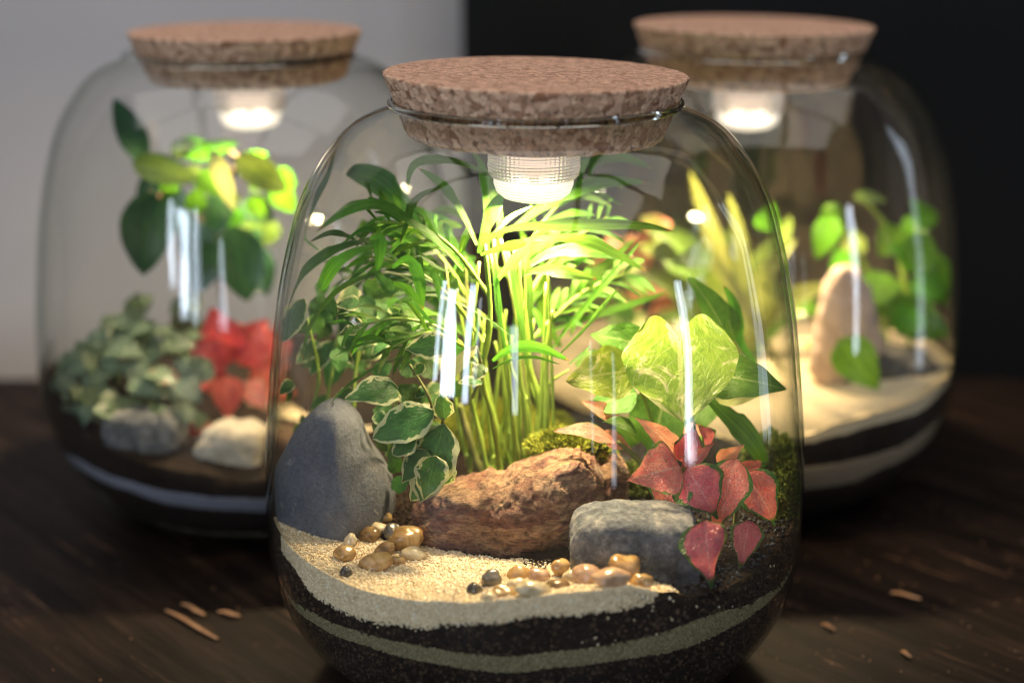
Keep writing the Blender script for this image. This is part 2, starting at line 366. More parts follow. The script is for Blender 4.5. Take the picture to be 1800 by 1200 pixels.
# ------------------------------------------------------------------ jars
PROF=[(.0675,.2865),(.0705,.284),(.0850,.2775),(.0958,.267),(.1085,.247),(.1165,.2235),(.1233,.193),(.1275,.163),(.1308,.134),(.1325,.108),(.1328,.09),(.1320,.07),(.1265,.048),(.115,.029),(.098,.013),(.081,.004),(.066,.0006)]
def catm(P,k=5):
    out=[]
    for i in range(len(P)-1):
        p0=P[max(i-1,0)];p1=P[i];p2=P[i+1];p3=P[min(i+2,len(P)-1)]
        for j in range(k):
            t=j/k
            out.append(tuple(.5*((2*p1[a])+(-p0[a]+p2[a])*t+(2*p0[a]-5*p1[a]+4*p2[a]-p3[a])*t*t+(-p0[a]+3*p1[a]-3*p2[a]+p3[a])*t**3) for a in (0,1)))
    out.append(P[-1]); return out
PR=catm(PROF)
class Jar:
    def __init__(s,x,y,k): s.x,s.y,s.k=x,y,k
    def R(s,z):
        if z>=PR[0][1]: return PR[0][0]*s.k
        if z<=PR[-1][1]: return PR[-1][0]*s.k
        for a,b in zip(PR,PR[1:]):
            if a[1]>=z>=b[1]:
                t=(a[1]-z)/max(1e-9,a[1]-b[1]); return (a[0]+(b[0]-a[0])*t)*s.k
    def clamp(s,v,m=.0035):
        v=Vector(v)
        if v.z>.268: v.z=.268
        rr=s.R(v.z)-m; dx,dy=v.x-s.x,v.y-s.y; r=math.hypot(dx,dy)
        if r>rr: v.x=s.x+dx*rr/r; v.y=s.y+dy*rr/r
        return v
    def W(s,px,py,dy): return W(px,py,s.y+dy)
    def hit(s,px,py):
        d=W(px,py,1.0)-Vector((0,0,CH)); best=None
        for i in range(900):
            t=(s.y-.16)+i*.00025
            q=Vector((0,0,CH))+d*t
            r=math.hypot(q.x-s.x,q.y-s.y); rr=s.R(max(q.z,.0006))
            e=r-rr
            if best is None or e<best[0]: best=(e,q)
            if e<=0: best=(0,q); break
        q=best[1]; return math.atan2(q.x-s.x,-(q.y-s.y)),q.z   # angle 0 = towards camera, + = right
def lathe(prof,cx,cy,n):
    vs=[];fs=[]
    for r,z in prof:
        for i in range(n):
            a=2*math.pi*i/n; vs.append(Vector((cx+r*math.cos(a),cy+r*math.sin(a),z)))
    for j in range(len(prof)-1):
        for i in range(n):
            i2=(i+1)%n; fs.append((j*n+i,j*n+i2,(j+1)*n+i2,(j+1)*n+i))
    return vs,fs
def build_jar(J,label):
    t=thing('glass_jar',label,'jar',(J.x,J.y,0),'three corked terrarium jars')
    vs,fs=lathe([(r*J.k,z) for r,z in PR]+[(.03,.0008),(.0001,.0008)],J.x,J.y,160)
    mesh('glass_wall',vs,fs,GLASS,t)
    inner=[(r*J.k-.0021,z+(.0 if z>.03 else .0030)) for r,z in PR]
    vs,fs=lathe(inner,J.x,J.y,160); fs=[f[::-1] for f in fs]
    mesh('inner_glass_wall',vs,fs,GLASS,t)
    # folded rim bead
    pr=[]
    for i in range(17):
        a=2*math.pi*i/16; pr.append((.0672*J.k+.0014*math.cos(a),.2872+.0017*math.sin(a)))
    vs,fs=lathe(pr,J.x,J.y,160); mesh('rim',vs,fs,RIM,t)
    return t
def build_lid(J,label,cx,cy,r1,r2,ztop,th,tilt,rot=0,n=300):
    base=Vector((cx,cy,ztop-th))
    t=thing('cork_lid',label,'cork lid',base,'cork lids with built-in lamps')
    prof=[]
    rows=26
    for j in range(rows+1):
        f=j/rows; prof.append((r1+(r2-r1)*f,ztop-th*f))
    prof=[(r1-.0012,ztop+.0000)]+[(r1-.0003,ztop-.0004)]+prof[1:-1]+[(r2-.0006,ztop-th+.0003),(r2-.002,ztop-th),(.02,ztop-th)]
    vs,fs=lathe(prof,cx,cy,n)
    for v in vs:
        p=v*1; d=Vector((v.x-cx,v.y-cy,0)); 
        if d.length>.03:
            k=fb(p+Vector((rot,0,0)),330,3)*.0011+min(0,noise.noise(p*210+Vector((rot,3,0)))+.25)*.0022
            if v.z>ztop-.0003: k=k*.8
            v+=d.normalized()*k; 
            if v.z<ztop-th+.0006: v.z+=fb(p,300,2)*.0008
    Mt=Matrix.Rotation(tilt,4,'Y')
    cz=Vector((cx,cy,ztop))
    tr=lambda q: Mt@(q-cz)+cz
    body=mesh('cork_side',[tr(v) for v in vs],fs,CORK_S,t)
    vs2,fs2=lathe([(r1-.0012-.0*1,ztop),(r1*.93,ztop+.0002),(r1*.6,ztop+.0003),(r1*.3,ztop+.0003),(.0001,ztop+.0003)],cx,cy,n)
    for i in range(n): vs2[i]=vs[i].copy()
    for v in vs2[n:]: v.z+=fb(v,160,3)*.0003
    mesh('cork_top',[tr(v) for v in vs2],fs2,CORK_T,t)
    # lamp under the cork
    z0=ztop-th; k=J.k
    def ring(name,prof,mat,rib=0):
        vs,fs=lathe(prof,cx,cy,240 if rib else 72)
        if rib:
            for v in vs:
                dx,dy=v.x-cx,v.y-cy; q=1+rib*math.cos(60*math.atan2(dy,dx)); v.x=cx+dx*q; v.y=cy+dy*q
        return mesh(name,[tr(v) for v in vs],fs,mat,lamp)
    lamp=bpy.data.objects.new('lamp',None); lamp.empty_display_size=.01; lamp.location=(0,0,0); link(lamp,t)
    pn=[]
    for i in range(5): pn+=[(.0208*k,z0+.001-.0014*i),(.0197*k,z0+.0003-.0014*i)]
    ring('threaded_neck',pn+[(.018*k,z0-.0062)],LNECK)
    b=z0-.0058
    ring('collar',[(.0185*k,b),(.0212*k,b-.0003),(.0216*k,b-.0012),(.0214*k,b-.004),(.0217*k,b-.0044),(.0214*k,b-.0048),(.0217*k,b-.0086),(.0214*k,b-.0092),(.0212*k,b-.0118),(.0196*k,b-.0135),(.0184*k,b-.0140)],LBODY,.007)
    ring('collar_core',[(.0001,b-.002),(.0150*k,b-.002),(.0165*k,b-.006),(.0165*k,b-.0125)],LCORE)
    for q in (-1,1):
        vs_,fs_=lathe([(.0001,b-.0150),(.0045,b-.0155),(.0062,b-.0180),(.0045,b-.0205),(.0001,b-.0215)],cx+q*.0080*k,cy-.002,24)
        mesh('led',[tr(v) for v in vs_],fs_,LED,lamp)
    ring('light_bowl',[(.0186*k,b-.0138),(.0186*k,b-.0165),(.0172*k,b-.0205),(.0140*k,b-.0232),(.008*k,b-.0248),(.0001,b-.0252)],LBOWL,.012)
    l=bpy.data.lights.new('lamp_light','AREA'); l.shape='DISK'; l.size=.034; l.energy=LAMP_W; l.color=(1,.76,.43)
    lo=bpy.data.objects.new('lamp_light',l); C.objects.link(lo); lo.location=(cx,cy,b-.0262)
    return t
LAMP_W=1.65
J1=Jar(JX,JY,1.0); J2=Jar(-.166,.88,1.02); J3=Jar(.1503,.905,1.055)
build_jar(J1,'sharp front glass jar with rounded shoulders holding a palm, stones and pink leaves')
build_jar(J2,'blurred glass jar behind on the left in front of the grey wall')
build_jar(J3,'blurred glass jar behind on the right in front of the black panel')
build_lid(J1,'cork stopper with glowing lamp in the front jar, in sharp focus',JX,JY,.0703,.0590,.3006,.0290,R(1.0))
build_lid(J2,'blurred cork stopper with lamp seen nearly edge-on in the left jar',-.1615,.88,.0703,.0590,.3006,.0290,R(0),5,160)
build_lid(J3,'blurred cork stopper with lamp in the right rear jar',.1503,.905,.0745,.0600,.3020,.0345,R(.6),9,160)

# ------------------------------------------------------------------ setting
def boxm(x0,x1,y0,y1,z0,z1,bev=0):
    bm=bmesh.new(); bmesh.ops.create_cube(bm,size=1)
    for v in bm.verts: v.co=Vector(((x0+x1)/2+v.co.x*(x1-x0),(y0+y1)/2+v.co.y*(y1-y0),(z0+z1)/2+v.co.z*(z1-z0)))
    if bev: bmesh.ops.bevel(bm,geom=bm.edges[:],offset=bev,segments=3,affect='EDGES',profile=.5)
    vs=[v.co.copy() for v in bm.verts]; fs=[[v.index for v in f.verts] for f in bm.faces]; bm.free(); return vs,fs
vs,fs=boxm(-.75,.68,-.05,1.11,-.035,0,.004); tag(mesh('tabletop',vs,fs,TABLE,smooth=False),kind='structure')
vs,fs=boxm(-2.2,2.2,1.40,1.5,-.8,1.8); tag(mesh('wall',vs,fs,WALL,smooth=False),kind='structure')
xb=W(812,100,1.33).x
vs,fs=boxm(xb,1.7,1.33,1.37,-.75,1.3,.004)
tag(mesh('black_panel',vs,fs,BLACK,smooth=False,origin=((xb+1.7)/2,1.35,-.75)),'tall matt black panel standing against the grey wall on the right','panel')

# ------------------------------------------------------------------ substrate layers
def curve(J,pts,back):
    """pts: pixels on the front glass -> z as a function of the angle; 'back' is the height round the back"""
    A=sorted(J.hit(*p) for p in pts)
    a0,z0=A[0]; a1,z1=A[-1]
    def f(a):
        a=(a+math.pi)%(2*math.pi)-math.pi
        if a<a0 or a>a1:
            span=2*math.pi-(a1-a0); t=((a-a1)%(2*math.pi))/span
            e=(1-math.cos(min(t,1-t)*2*math.pi))/2
            lin=z1+(z0-z1)*t
            return lin+(back-lin)*e
        for (p,q),(r_,s_) in zip(A,A[1:]):
            if p<=a<=r_:
                t=(a-p)/max(1e-6,r_-p); t=t*t*(3-2*t); return q+(s_-q)*t
        return z1
    return f
def grain_mesh(vs,fs,p,r,rng):
    i=len(vs); ax=Vector((rng.uniform(-1,1),rng.uniform(-1,1),rng.uniform(-1,1))).normalized()
    q=ax.rotation_difference(Vector((0,0,1)))
    for o in ((1,0,0),(0,1,0),(-1,0,0),(0,-1,0),(0,0,1),(0,0,-1)):
        k=r*rng.uniform(.7,1.25); vs.append(p+(q@Vector(o))*k)
    for a,b,c in ((0,1,4),(1,2,4),(2,3,4),(3,0,4),(1,0,5),(2,1,5),(3,2,5),(0,3,5)): fs.append((i+a,i+b,i+c))
def band(name,J,lo,hi,mat,label,cat,seg=360,rows=9,jag=.0008,bottom=False,inset=.0030,seed=0):
    vs=[];fs=[]
    for j in range(rows+1):
        f=j/rows
        for i in range(seg):
            a=2*math.pi*i/seg
            P=Vector((math.sin(a)*20,math.cos(a)*20,seed))
            l=lo(a)+fb(P+Vector((9,0,0)),3.2,4)*jag*1.5; h=hi(a)+fb(P,3.2,4)*jag*1.5
            z=max(.0045,l+(h-l)*f); r=J.R(z)-inset
            q=Vector((math.sin(a)*r+J.x,-math.cos(a)*r+J.y,z))
            k=fb(q,500,3)*.0007
            vs.append(q+Vector((-math.sin(a),math.cos(a),0))*abs(k))
    for j in range(rows):
        for i in range(seg):
            i2=(i+1)%seg; fs.append((j*seg+i,j*seg+i2,(j+1)*seg+i2,(j+1)*seg+i))
    c=len(vs); vs.append(Vector((J.x,J.y,sum(v.z for v in vs[rows*seg:rows*seg+seg])/seg)))
    for i in range(seg): fs.append((rows*seg+i,rows*seg+(i+1)%seg,c))
    if bottom:
        c=len(vs); vs.append(Vector((J.x,J.y,.0042)))
        for i in range(seg): fs.append(((i+1)%seg,i,c))
    o=mesh(name,vs,fs,mat,origin=(J.x,J.y,.004)); tag(o,label,cat,kind='stuff'); return o
# front jar
top=curve(J1,[(478,935),(497,963),(560,1012),(620,1041),(700,1060),(800,1067),(900,1062),(1000,1050),(1100,1040),(1180,1048),(1240,1052),(1300,1030),(1350,1000),(1392,950),(1408,915)],.088)
sandlo=curve(J1,[(486,965),(500,985),(545,1048),(620,1086),(720,1103),(800,1100),(850,1096),(950,1084),(1050,1078),(1130,1066),(1180,1052),(1260,1062),(1350,1001)],.080)
shi=curve(J1,[(482,1018),(495,1044),(560,1091),(640,1120),(750,1144),(880,1160),(1000,1149),(1130,1128),(1250,1088),(1340,1058),(1388,1022)],.058)
slo=curve(J1,[(488,1040),(505,1065),(560,1108),(650,1143),(770,1172),(880,1186),(1000,1176),(1100,1163),(1200,1146),(1300,1102),(1375,1045)],.052)
zero=lambda a:.004
band('soil',J1,zero,slo,SOIL,'black soil below the olive sand stripe in the front jar','soil',bottom=True,seed=1)
band('sand_stripe',J1,slo,shi,STRIPE,'olive green sand stripe against the glass of the front jar','sand',seed=2,inset=.0028)
band('soil',J1,shi,lambda a:sandlo(a)+.0004,SOIL,'dark soil between olive stripe and cream sand in the front jar','soil',seed=3)
def ground(J,topf,centre,amp=.0015,seed=0):
    def h(x,y):
        dx,dy=x-J.x,y-J.y; r=math.hypot(dx,dy); a=math.atan2(dx,-dy)
        t=min(1,r/(J.R(.09)-.003)); e=t**3
        return centre+(topf(a)-centre)*e+fb(Vector((x,y,seed)),40,4)*amp*(1-.6*e)
    return h
g1=ground(J1,top,.086)
def sheet(name,J,h,mat,mask,label,cat,lift=0,n=190,fine=.0006,edge=True):
    vs=[];fs=[];idx={}
    Rr=J.R(.09)-.003
    rings=90; seg=300
    for j in range(rings+1):
        for i in range(seg):
            a=2*math.pi*i/seg; 
            rr=Rr*(j/rings)
            x=J.x+math.sin(a)*rr; y=J.y-math.cos(a)*rr
            z=h(x,y)+lift
            r2=(J.R(z)-.003)*(j/rings); x=J.x+math.sin(a)*r2; y=J.y-math.cos(a)*r2
            z+=fb(Vector((x,y,0)),700,2)*fine
            vs.append(Vector((x,y,z)))
    for j in range(rings):
        for i in range(seg):
            i2=(i+1)%seg; q=(j*seg+i,j*seg+i2,(j+1)*seg+i2,(j+1)*seg+i)
            c=(vs[q[0]]+vs[q[2]])/2
            if mask(c.x,c.y): fs.append(q if j>0 else q[1:])
    o=mesh(name,vs,fs,mat,origin=(J.x,J.y,.08)); tag(o,label,cat,kind='stuff'); return o
def sandmask(x,y):
    b=[(-.14,.632),(-.09,.622),(-.04,.606),(-.01,.594),(.03,.584),(.055,.568),(.068,.556),(.072,.53)]
    yy=None
    for (p,q),(r_,s_) in zip(b,b[1:]):
        if p<=x<=r_: yy=q+(s_-q)*(x-p)/(r_-p)
    if yy is None: return x<-.1
    return y<yy+noise.noise(Vector((x*140,y*140,2)))*.003
sheet('soil',J1,g1,SOIL,lambda x,y:True,'dark top soil under the plants in the front jar','soil')
vs=[];fs=[];rng=random.Random(3)
o=sheet('sand',J1,g1,SAND,sandmask,'cream sand lit by the lamp at the front of the front jar','sand',lift=.0009)
# visible side of the cream sand against the glass, only where the sand lies
def arcband(name,J,lo,hi,a0,a1,mat,label,cat,seg=260,rows=8):
    vs=[];fs=[]
    for j in range(rows+1):
        for i in range(seg+1):
            a=a0+(a1-a0)*i/seg; ed=min(1,i/8,(seg-i)/55)
            P=Vector((math.sin(a)*20,math.cos(a)*20,0))
            h=hi(a)+.0012; l=lo(a)+fb(P,6,5)*.0050-.0006; l=h-(h-l)*ed
            z=l+(h-l)*j/rows; r=J.R(z)-.0027-abs(fb(Vector((a*50,z*300,0)),2,2))*.0004
            vs.append(Vector((J.x+math.sin(a)*r,J.y-math.cos(a)*r,z)))
    for j in range(rows):
        for i in range(seg): q=j*(seg+1)+i; fs.append((q,q+1,q+seg+2,q+seg+1))
    o=mesh(name,vs,fs,mat,origin=(J.x,J.y,.08)); tag(o,label,cat,kind='stuff'); return o
A0=J1.hit(486,965)[0]; A1=J1.hit(1160,1060)[0]
arcband('sand',J1,sandlo,top,A0,A1,SAND,'shaded rim of cream sand pressed against the front glass','sand')
# loose grains
def scatter_top(n,mask,h,J,r0,r1,mat,name,label,cat,seed,lift=.001):
    rng=random.Random(seed); vs=[];fs=[];k=0
    Rr=J.R(.09)-.0045
    while k<n:
        a=rng.uniform(0,2*math.pi); r=Rr*math.sqrt(rng.random()); x=J.x+math.sin(a)*r; y=J.y-math.cos(a)*r
        k+=1
        if not mask(x,y): continue
        grain_mesh(vs,fs,Vector((x,y,h(x,y)+lift)),rng.uniform(r0,r1),rng)
    o=mesh(name,vs,fs,mat,smooth=False,origin=(J.x,J.y,.085)); tag(o,label,cat,kind='stuff')
scatter_top(52000,sandmask,g1,J1,.0004,.0010,SANDG,'sand_grains','coarse cream sand grains on the sand of the front jar','sand',5,.0011)
scatter_top(9000,lambda x,y:not sandmask(x,y) and x>.035,g1,J1,.0005,.0013,SOILP,'gravel','grey charcoal gravel on the right side of the front jar','gravel',6,.0008)
scatter_top(7000,lambda x,y:not sandmask(x,y) and x<=.035,g1,J1,.0005,.0013,SOILC,'soil_crumbs','dark soil crumbs behind the stones in the front jar','soil',8,.0008)
rng=random.Random(11); vs=[];fs=[]; v2=[];f2=[]; v3=[];f3=[]
for k in range(15000):
    a=rng.uniform(A0,A1); l=sandlo(a)-.0022*rng.random()**3; h=top(a)+.001; z=rng.uniform(l,h) if a<A1-.22 or rng.random()<(A1-a)/.22 else rng.uniform(h-.0015,h); r=J1.R(z)-.0030
    grain_mesh(vs,fs,Vector((J1.x+math.sin(a)*r,J1.y-math.cos(a)*r,z)),rng.uniform(.0004,.0010),rng)
for k in range(15000):
    a=rng.uniform(-1.7,1.7); z=rng.uniform(slo(a)-.0003,shi(a)+.0003); r=J1.R(z)-.0030
    grain_mesh(v2,f2,Vector((J1.x+math.sin(a)*r,J1.y-math.cos(a)*r,z)),rng.uniform(.0003,.0006),rng)
for k in range(34):
    a=rng.gauss(.15,.5); z=rng.uniform(shi(a),sandlo(a)); r=J1.R(z)-.0030
    grain_mesh(v3,f3,Vector((J1.x+math.sin(a)*r,J1.y-math.cos(a)*r,z)),rng.uniform(.0004,.0009),rng)
tag(mesh('sand_grains',vs,fs,SANDG,smooth=False,origin=(J1.x,J1.y,.09)),'cream grains packed along the front glass above the dark soil','sand',kind='stuff')
v4=[];f4=[]
for k in range(9000):
    a=rng.uniform(-1.8,1.8); z=rng.uniform(.02,top(a)); r=J1.R(z)-.0031
    if slo(a)<z<shi(a) or z>sandlo(a) and A0<a<A1: continue
    grain_mesh(v4,f4,Vector((J1.x+math.sin(a)*r,J1.y-math.cos(a)*r,z)),rng.uniform(.0004,.0014),rng)
tag(mesh('soil_crumbs',v4,f4,SOILC,smooth=False,origin=(J1.x,J1.y,.05)),'brown black soil crumbs pressed against the front glass','soil',kind='stuff')
tag(mesh('stripe_grains',v2,f2,STRIPEG,smooth=False,origin=(J1.x,J1.y,.06)),'olive grains of the sand stripe in the front jar','sand',kind='stuff')
tag(mesh('fallen_grains',v3,f3,SANDG,smooth=False,origin=(J1.x,J1.y,.07)),'single pale grains fallen into the dark soil band','sand',kind='stuff')
# clump of sand caught right of the grey block
# left jar
t2=curve(J2,[(82,690),(110,735),(180,790),(260,820),(340,835),(430,850),(520,835),(620,800),(720,740)],.070)
h2=curve(J2,[(95,790),(130,808),(200,842),(300,868),(400,878),(470,880),(600,865),(720,800)],.05)
l2=curve(J2,[(100,812),(140,832),(210,862),(300,890),(400,900),(470,902),(600,885),(715,825)],.042)
band('soil',J2,zero,l2,SOIL,'black soil at the bottom of the left rear jar','soil',bottom=True,seed=4,seg=200)
band('sand_stripe',J2,l2,h2,STRIPEL,'bluish pale sand stripe in the left rear jar','sand',seed=5,seg=200)
band('soil',J2,h2,t2,SOIL,'black soil above the bluish stripe in the left rear jar','soil',seed=6,seg=200)
g2=ground(J2,t2,.072,seed=3)
sheet('soil',J2,g2,SOIL,lambda x,y:True,'dark soil surface with stones in the left rear jar','soil')
sheet('sand',J2,g2,SAND,lambda x,y:(x>-.158+max(0,.84-y)*1.1+fb(Vector((x,y,0)),70,3)*.03 and y<.93),'beige sand patch on the right side of the left rear jar','sand',lift=.0012)
# right jar
t3=curve(J3,[(1000,700),(1100,745),(1200,765),(1320,775),(1420,768),(1480,745),(1550,728),(1620,705),(1664,672)],.073)
sl3=curve(J3,[(1000,715),(1100,765),(1200,785),(1320,792),(1420,782),(1480,768),(1550,748),(1620,728),(1664,690)],.068)
h3=curve(J3,[(1000,770),(1200,820),(1320,830),(1420,825),(1500,812),(1580,790),(1650,745)],.06)
l3=curve(J3,[(1000,800),(1200,850),(1320,865),(1430,862),(1500,852),(1560,825),(1640,778)],.045)
band('soil',J3,zero,l3,SOIL,'black soil at the bottom of the right rear jar','soil',bottom=True,seed=7,seg=200)
band('sand_stripe',J3,l3,h3,STRIPER,'tan sand stripe in the right rear jar','sand',seed=8,seg=200)
band('soil',J3,h3,sl3,SOIL,'black soil between the sand layers of the right rear jar','soil',seed=9,seg=200)
band('sand',J3,sl3,t3,SAND,'beige sand rim against the glass of the right rear jar','sand',seed=10,seg=200)
g3=ground(J3,t3,.073,seed=6)
sheet('sand',J3,g3,SAND,lambda x,y:True,'beige sand surface brightly lit in the right rear jar','sand',lift=.0005)

# ------------------------------------------------------------------ stones
def rock(name,label,cat,J,secs,mat,axis,dyc,dep,exp_=2.3,nz=(.0012,60),ridge=None,n=72,sub=6,group=None,facet=0,seed=0,cuts=0,cd=.84):
    """secs along 'v': (py,xl,xr) or along 'h': (px,ytop,ybot); lofted closed rings with real depth"""
    S=[]
    for i in range(len(secs)-1):
        p0=secs[max(i-1,0)];p1=secs[i];p2=secs[i+1];p3=secs[min(i+2,len(secs)-1)]
        for j in range(sub):
            t=j/sub; S.append(tuple(.5*((2*p1[a])+(-p0[a]+p2[a])*t+(2*p0[a]-5*p1[a]+4*p2[a]-p3[a])*t*t+(-p0[a]+3*p1[a]-3*p2[a]+p3[a])*t**3) for a in range(3)))
    S.append(secs[-1]); Y=J.y+dyc; vs=[];fs=[]
    mx=max(abs(q[2]-q[1]) for q in S)
    for a_,p,q in S:
        if axis=='v': A=W(p,a_,Y);B=W(q,a_,Y); U=Vector(((B.x-A.x)/2,0,0)); Vd=Vector((0,1,.0))
        else: A=W(a_,p,Y);B=W(a_,q,Y); U=Vector((0,0,(A.z-B.z)/2)); Vd=Vector((0,1,0))
        c=(A+B)/2; d=dep*(abs(q-p)/mx)**.6
        if axis=='h':
            hh=max(.002,math.sqrt(max(1e-6,U.z**2-(d*.36)**2))); U=Vector((0,0,hh))
        for i in range(n):
            f=2*math.pi*i/n; cf,sf=math.cos(f),math.sin(f)
            k=(abs(cf)**exp_+abs(sf)**exp_)**(-1/exp_)
            kk=k
            if ridge and sf<0:   # crest running down the camera-facing side
                rx=ridge; tt=cf-rx
                k2=1-.28*min(1,abs(tt)/.9)
                v=c+U*(cf*k)+Vd*(sf*k*d*(k2+.1))
            else: v=c+U*(cf*k)+Vd*(sf*k*d)
            vs.append(v)
    m=len(S)
    for j in range(m-1):
        for i in range(n):
            i2=(i+1)%n; fs.append((j*n+i,j*n+i2,(j+1)*n+i2,(j+1)*n+i))
    for j in (0,m-1):
        c=len(vs); vs.append(sum(vs[j*n:j*n+n],Vector())/n)
        for i in range(n): fs.append((j*n+i,j*n+(i+1)%n,c))
    ctr=sum(vs,Vector())/len(vs)
    if cuts:
        rg=random.Random(seed+17)
        for q in range(cuts):
            nn=Vector((rg.uniform(-1,1),rg.uniform(-1.2,.5),rg.uniform(-.35,1))).normalized()
            hi=max((v-ctr).dot(nn) for v in vs); d0=hi*rg.uniform(cd,cd+.13)
            for v in vs:
                e=(v-ctr).dot(nn)-d0
                if e>0: v-=nn*e*.93
    out=[]
    for v in vs:
        d=(v-ctr).normalized(); P=v+Vector((seed,0,0))
        k=fb(P,nz[1],5)*nz[0]
        if facet:
            dd,pp=noise.voronoi(P*facet*1.0); k+=((dd[0])*-.5+(1-abs(noise.noise(P*facet*1.4))*2)*.25)*nz[0]*1.7
            k+=(1-2*abs(noise.noise(P*facet*3.3)))*nz[0]*.4+(1-2*abs(noise.noise(P*facet*9)))*nz[0]*.30
        out.append(J.clamp(v+d*k,.0045))
    zb=min(v.z for v in out)
    o=mesh(name,out,fs,mat,origin=(ctr.x,ctr.y,zb)); tag(o,label,cat,group); return o
rock('stone','tall smooth blue-grey stone with a vertical crest leaning on the left glass','stone',J1,
 [(709.5,583,587),(711,574,597),(715,562,609),(722,551,620),(740,534,634),(765,515,644),(790,500,657),(820,484,677),(850,476,690),(880,474,694),(910,476,686),(935,484,670),(955,502,645),(966,535,610)],GREY,'v',-.022,.030,2.15,(.0016,30),ridge=.35,n=96)
rock('stone','long rugged rust-brown stone lying in the centre of the front jar','stone',J1,
 [(718,895,935),(728,880,950),(750,866,975),(790,850,994),(830,838,1006),(860,832,1014),(885,834,1014),(920,812,1010),(955,794,1002),(990,780,984),(1025,775,960),(1050,780,935),(1064,796,910)],BROWN,'h',-.040,.026,2.4,(.0030,45),n=170,sub=13,facet=60,cuts=22,cd=.80)
rock('stone','darker brown stone chunk behind the right end of the long brown stone','stone',J1,
 [(1018,830,880),(1035,806,910),(1060,800,915),(1085,803,905),(1102,815,880)],BROWN,'h',-.018,.018,3,(.0030,60),n=90,sub=8,facet=80,seed=3,cuts=16)
rock('stone','blocky mottled grey stone with flat top right of the brown stone','stone',J1,
 [(1003,935,990),(1008,920,1002),(1024,903,1018),(1070,892,1040),(1120,894,1062),(1165,896,1072),(1200,901,1074),(1214,906,1070),(1220,918,1056)],BLOCK,'h',-.079,.019,5.5,(.0014,55),n=120,sub=10,facet=45,cuts=7,seed=2,cd=.93)
rock('stone','low purple-grey stone under the white-veined plant in the left rear jar','stone',J2,
 [(188,735,770),(200,722,785),(240,715,792),(280,718,795),(310,728,790),(322,745,780)],BLOCK,'h',-.097,.016,3,(.002,50),n=60,facet=40)
rock('stone','pale cream rock in front of the red plant in the left rear jar','stone',J2,
 [(348,775,810),(365,755,825),(400,742,835),(440,745,838),(465,760,830)],m_simple('cream_rock',(.30,.26,.2),(.60,.54,.44),60,.8,.002),'h',-.100,.016,3,(.003,60),n=60,facet=50,seed=5)
rock('stone','brown rock lump at the right end of the cream rock in the left rear jar','stone',J2,
 [(452,765,790),(465,752,800),(490,748,805),(515,755,800),(530,770,790)],BROWN,'h',-.085,.014,3,(.003,60),n=60,facet=50,seed=7)
rock('stone','dark grey rock behind the single green leaf in the right rear jar','stone',J3,
 [(1455,640,665),(1475,612,682),(1520,600,690),(1575,606,690),(1620,618,682),(1645,640,668)],m_simple('dark_grey_rock',(.04,.04,.042),(.14,.13,.12),50,.8,.002),'h',-.040,.022,2.6,(.003,50),n=60,facet=50,seed=9)
rock('driftwood','pale pinkish weathered wood piece standing in the right rear jar','driftwood',J3,
 [(470,1478,1492),(480,1462,1508),(510,1448,1528),(560,1438,1538),(610,1428,1548),(650,1425,1500),(668,1432,1470)],m_simple('bleached_wood',(.34,.24,.19),(.62,.47,.40),40,.8,.002),'v',-.055,.016,2.2,(.003,60),n=60,facet=60,seed=11)

def pebble(J,px,py,w,h,mat,label,h_fn,ang=0,seed=0,dz=0,group='river pebbles on the sand'):
    # place on the ground: find Y where the ray under the pebble's centre meets ground + half height
    Y=.52
    for it in range(400):
        q=W(px,py,Y)
        if q.z<=h_fn(q.x,q.y)+h*.42*depth(q)/F*.9+dz: break
        Y+=.0005
    c=W(px,py,Y); k=depth(c)/F; c=J.clamp(c,.0035+(w+h)/4*k*.92); rx=w/2*k; rz=h/2*k*.98; ry=(rx+rz)/2
    bm=bmesh.new(); bmesh.ops.create_icosphere(bm,subdivisions=4,radius=1)
    Rm=Matrix.Rotation(-R(ang),3,'Y')
    rng=random.Random(seed); off=Vector((rng.random()*9,rng.random()*9,0))
    vs=[]
    for v in bm.verts:
        d=v.co.copy(); k2=1+noise.noise(d*1.1+off)*.22+noise.noise(d*2.3+off)*.06
        p=Vector((d.x*rx,d.y*ry,d.z*rz))*k2
        vs.append(J.clamp(c+Rm@p,.0040))
    fs=[[v.index for v in f.verts] for f in bm.faces]; bm.free()
    o=mesh('pebble',vs,fs,mat,origin=(c.x,c.y,c.z-rz)); tag(o,label,'pebble',group)
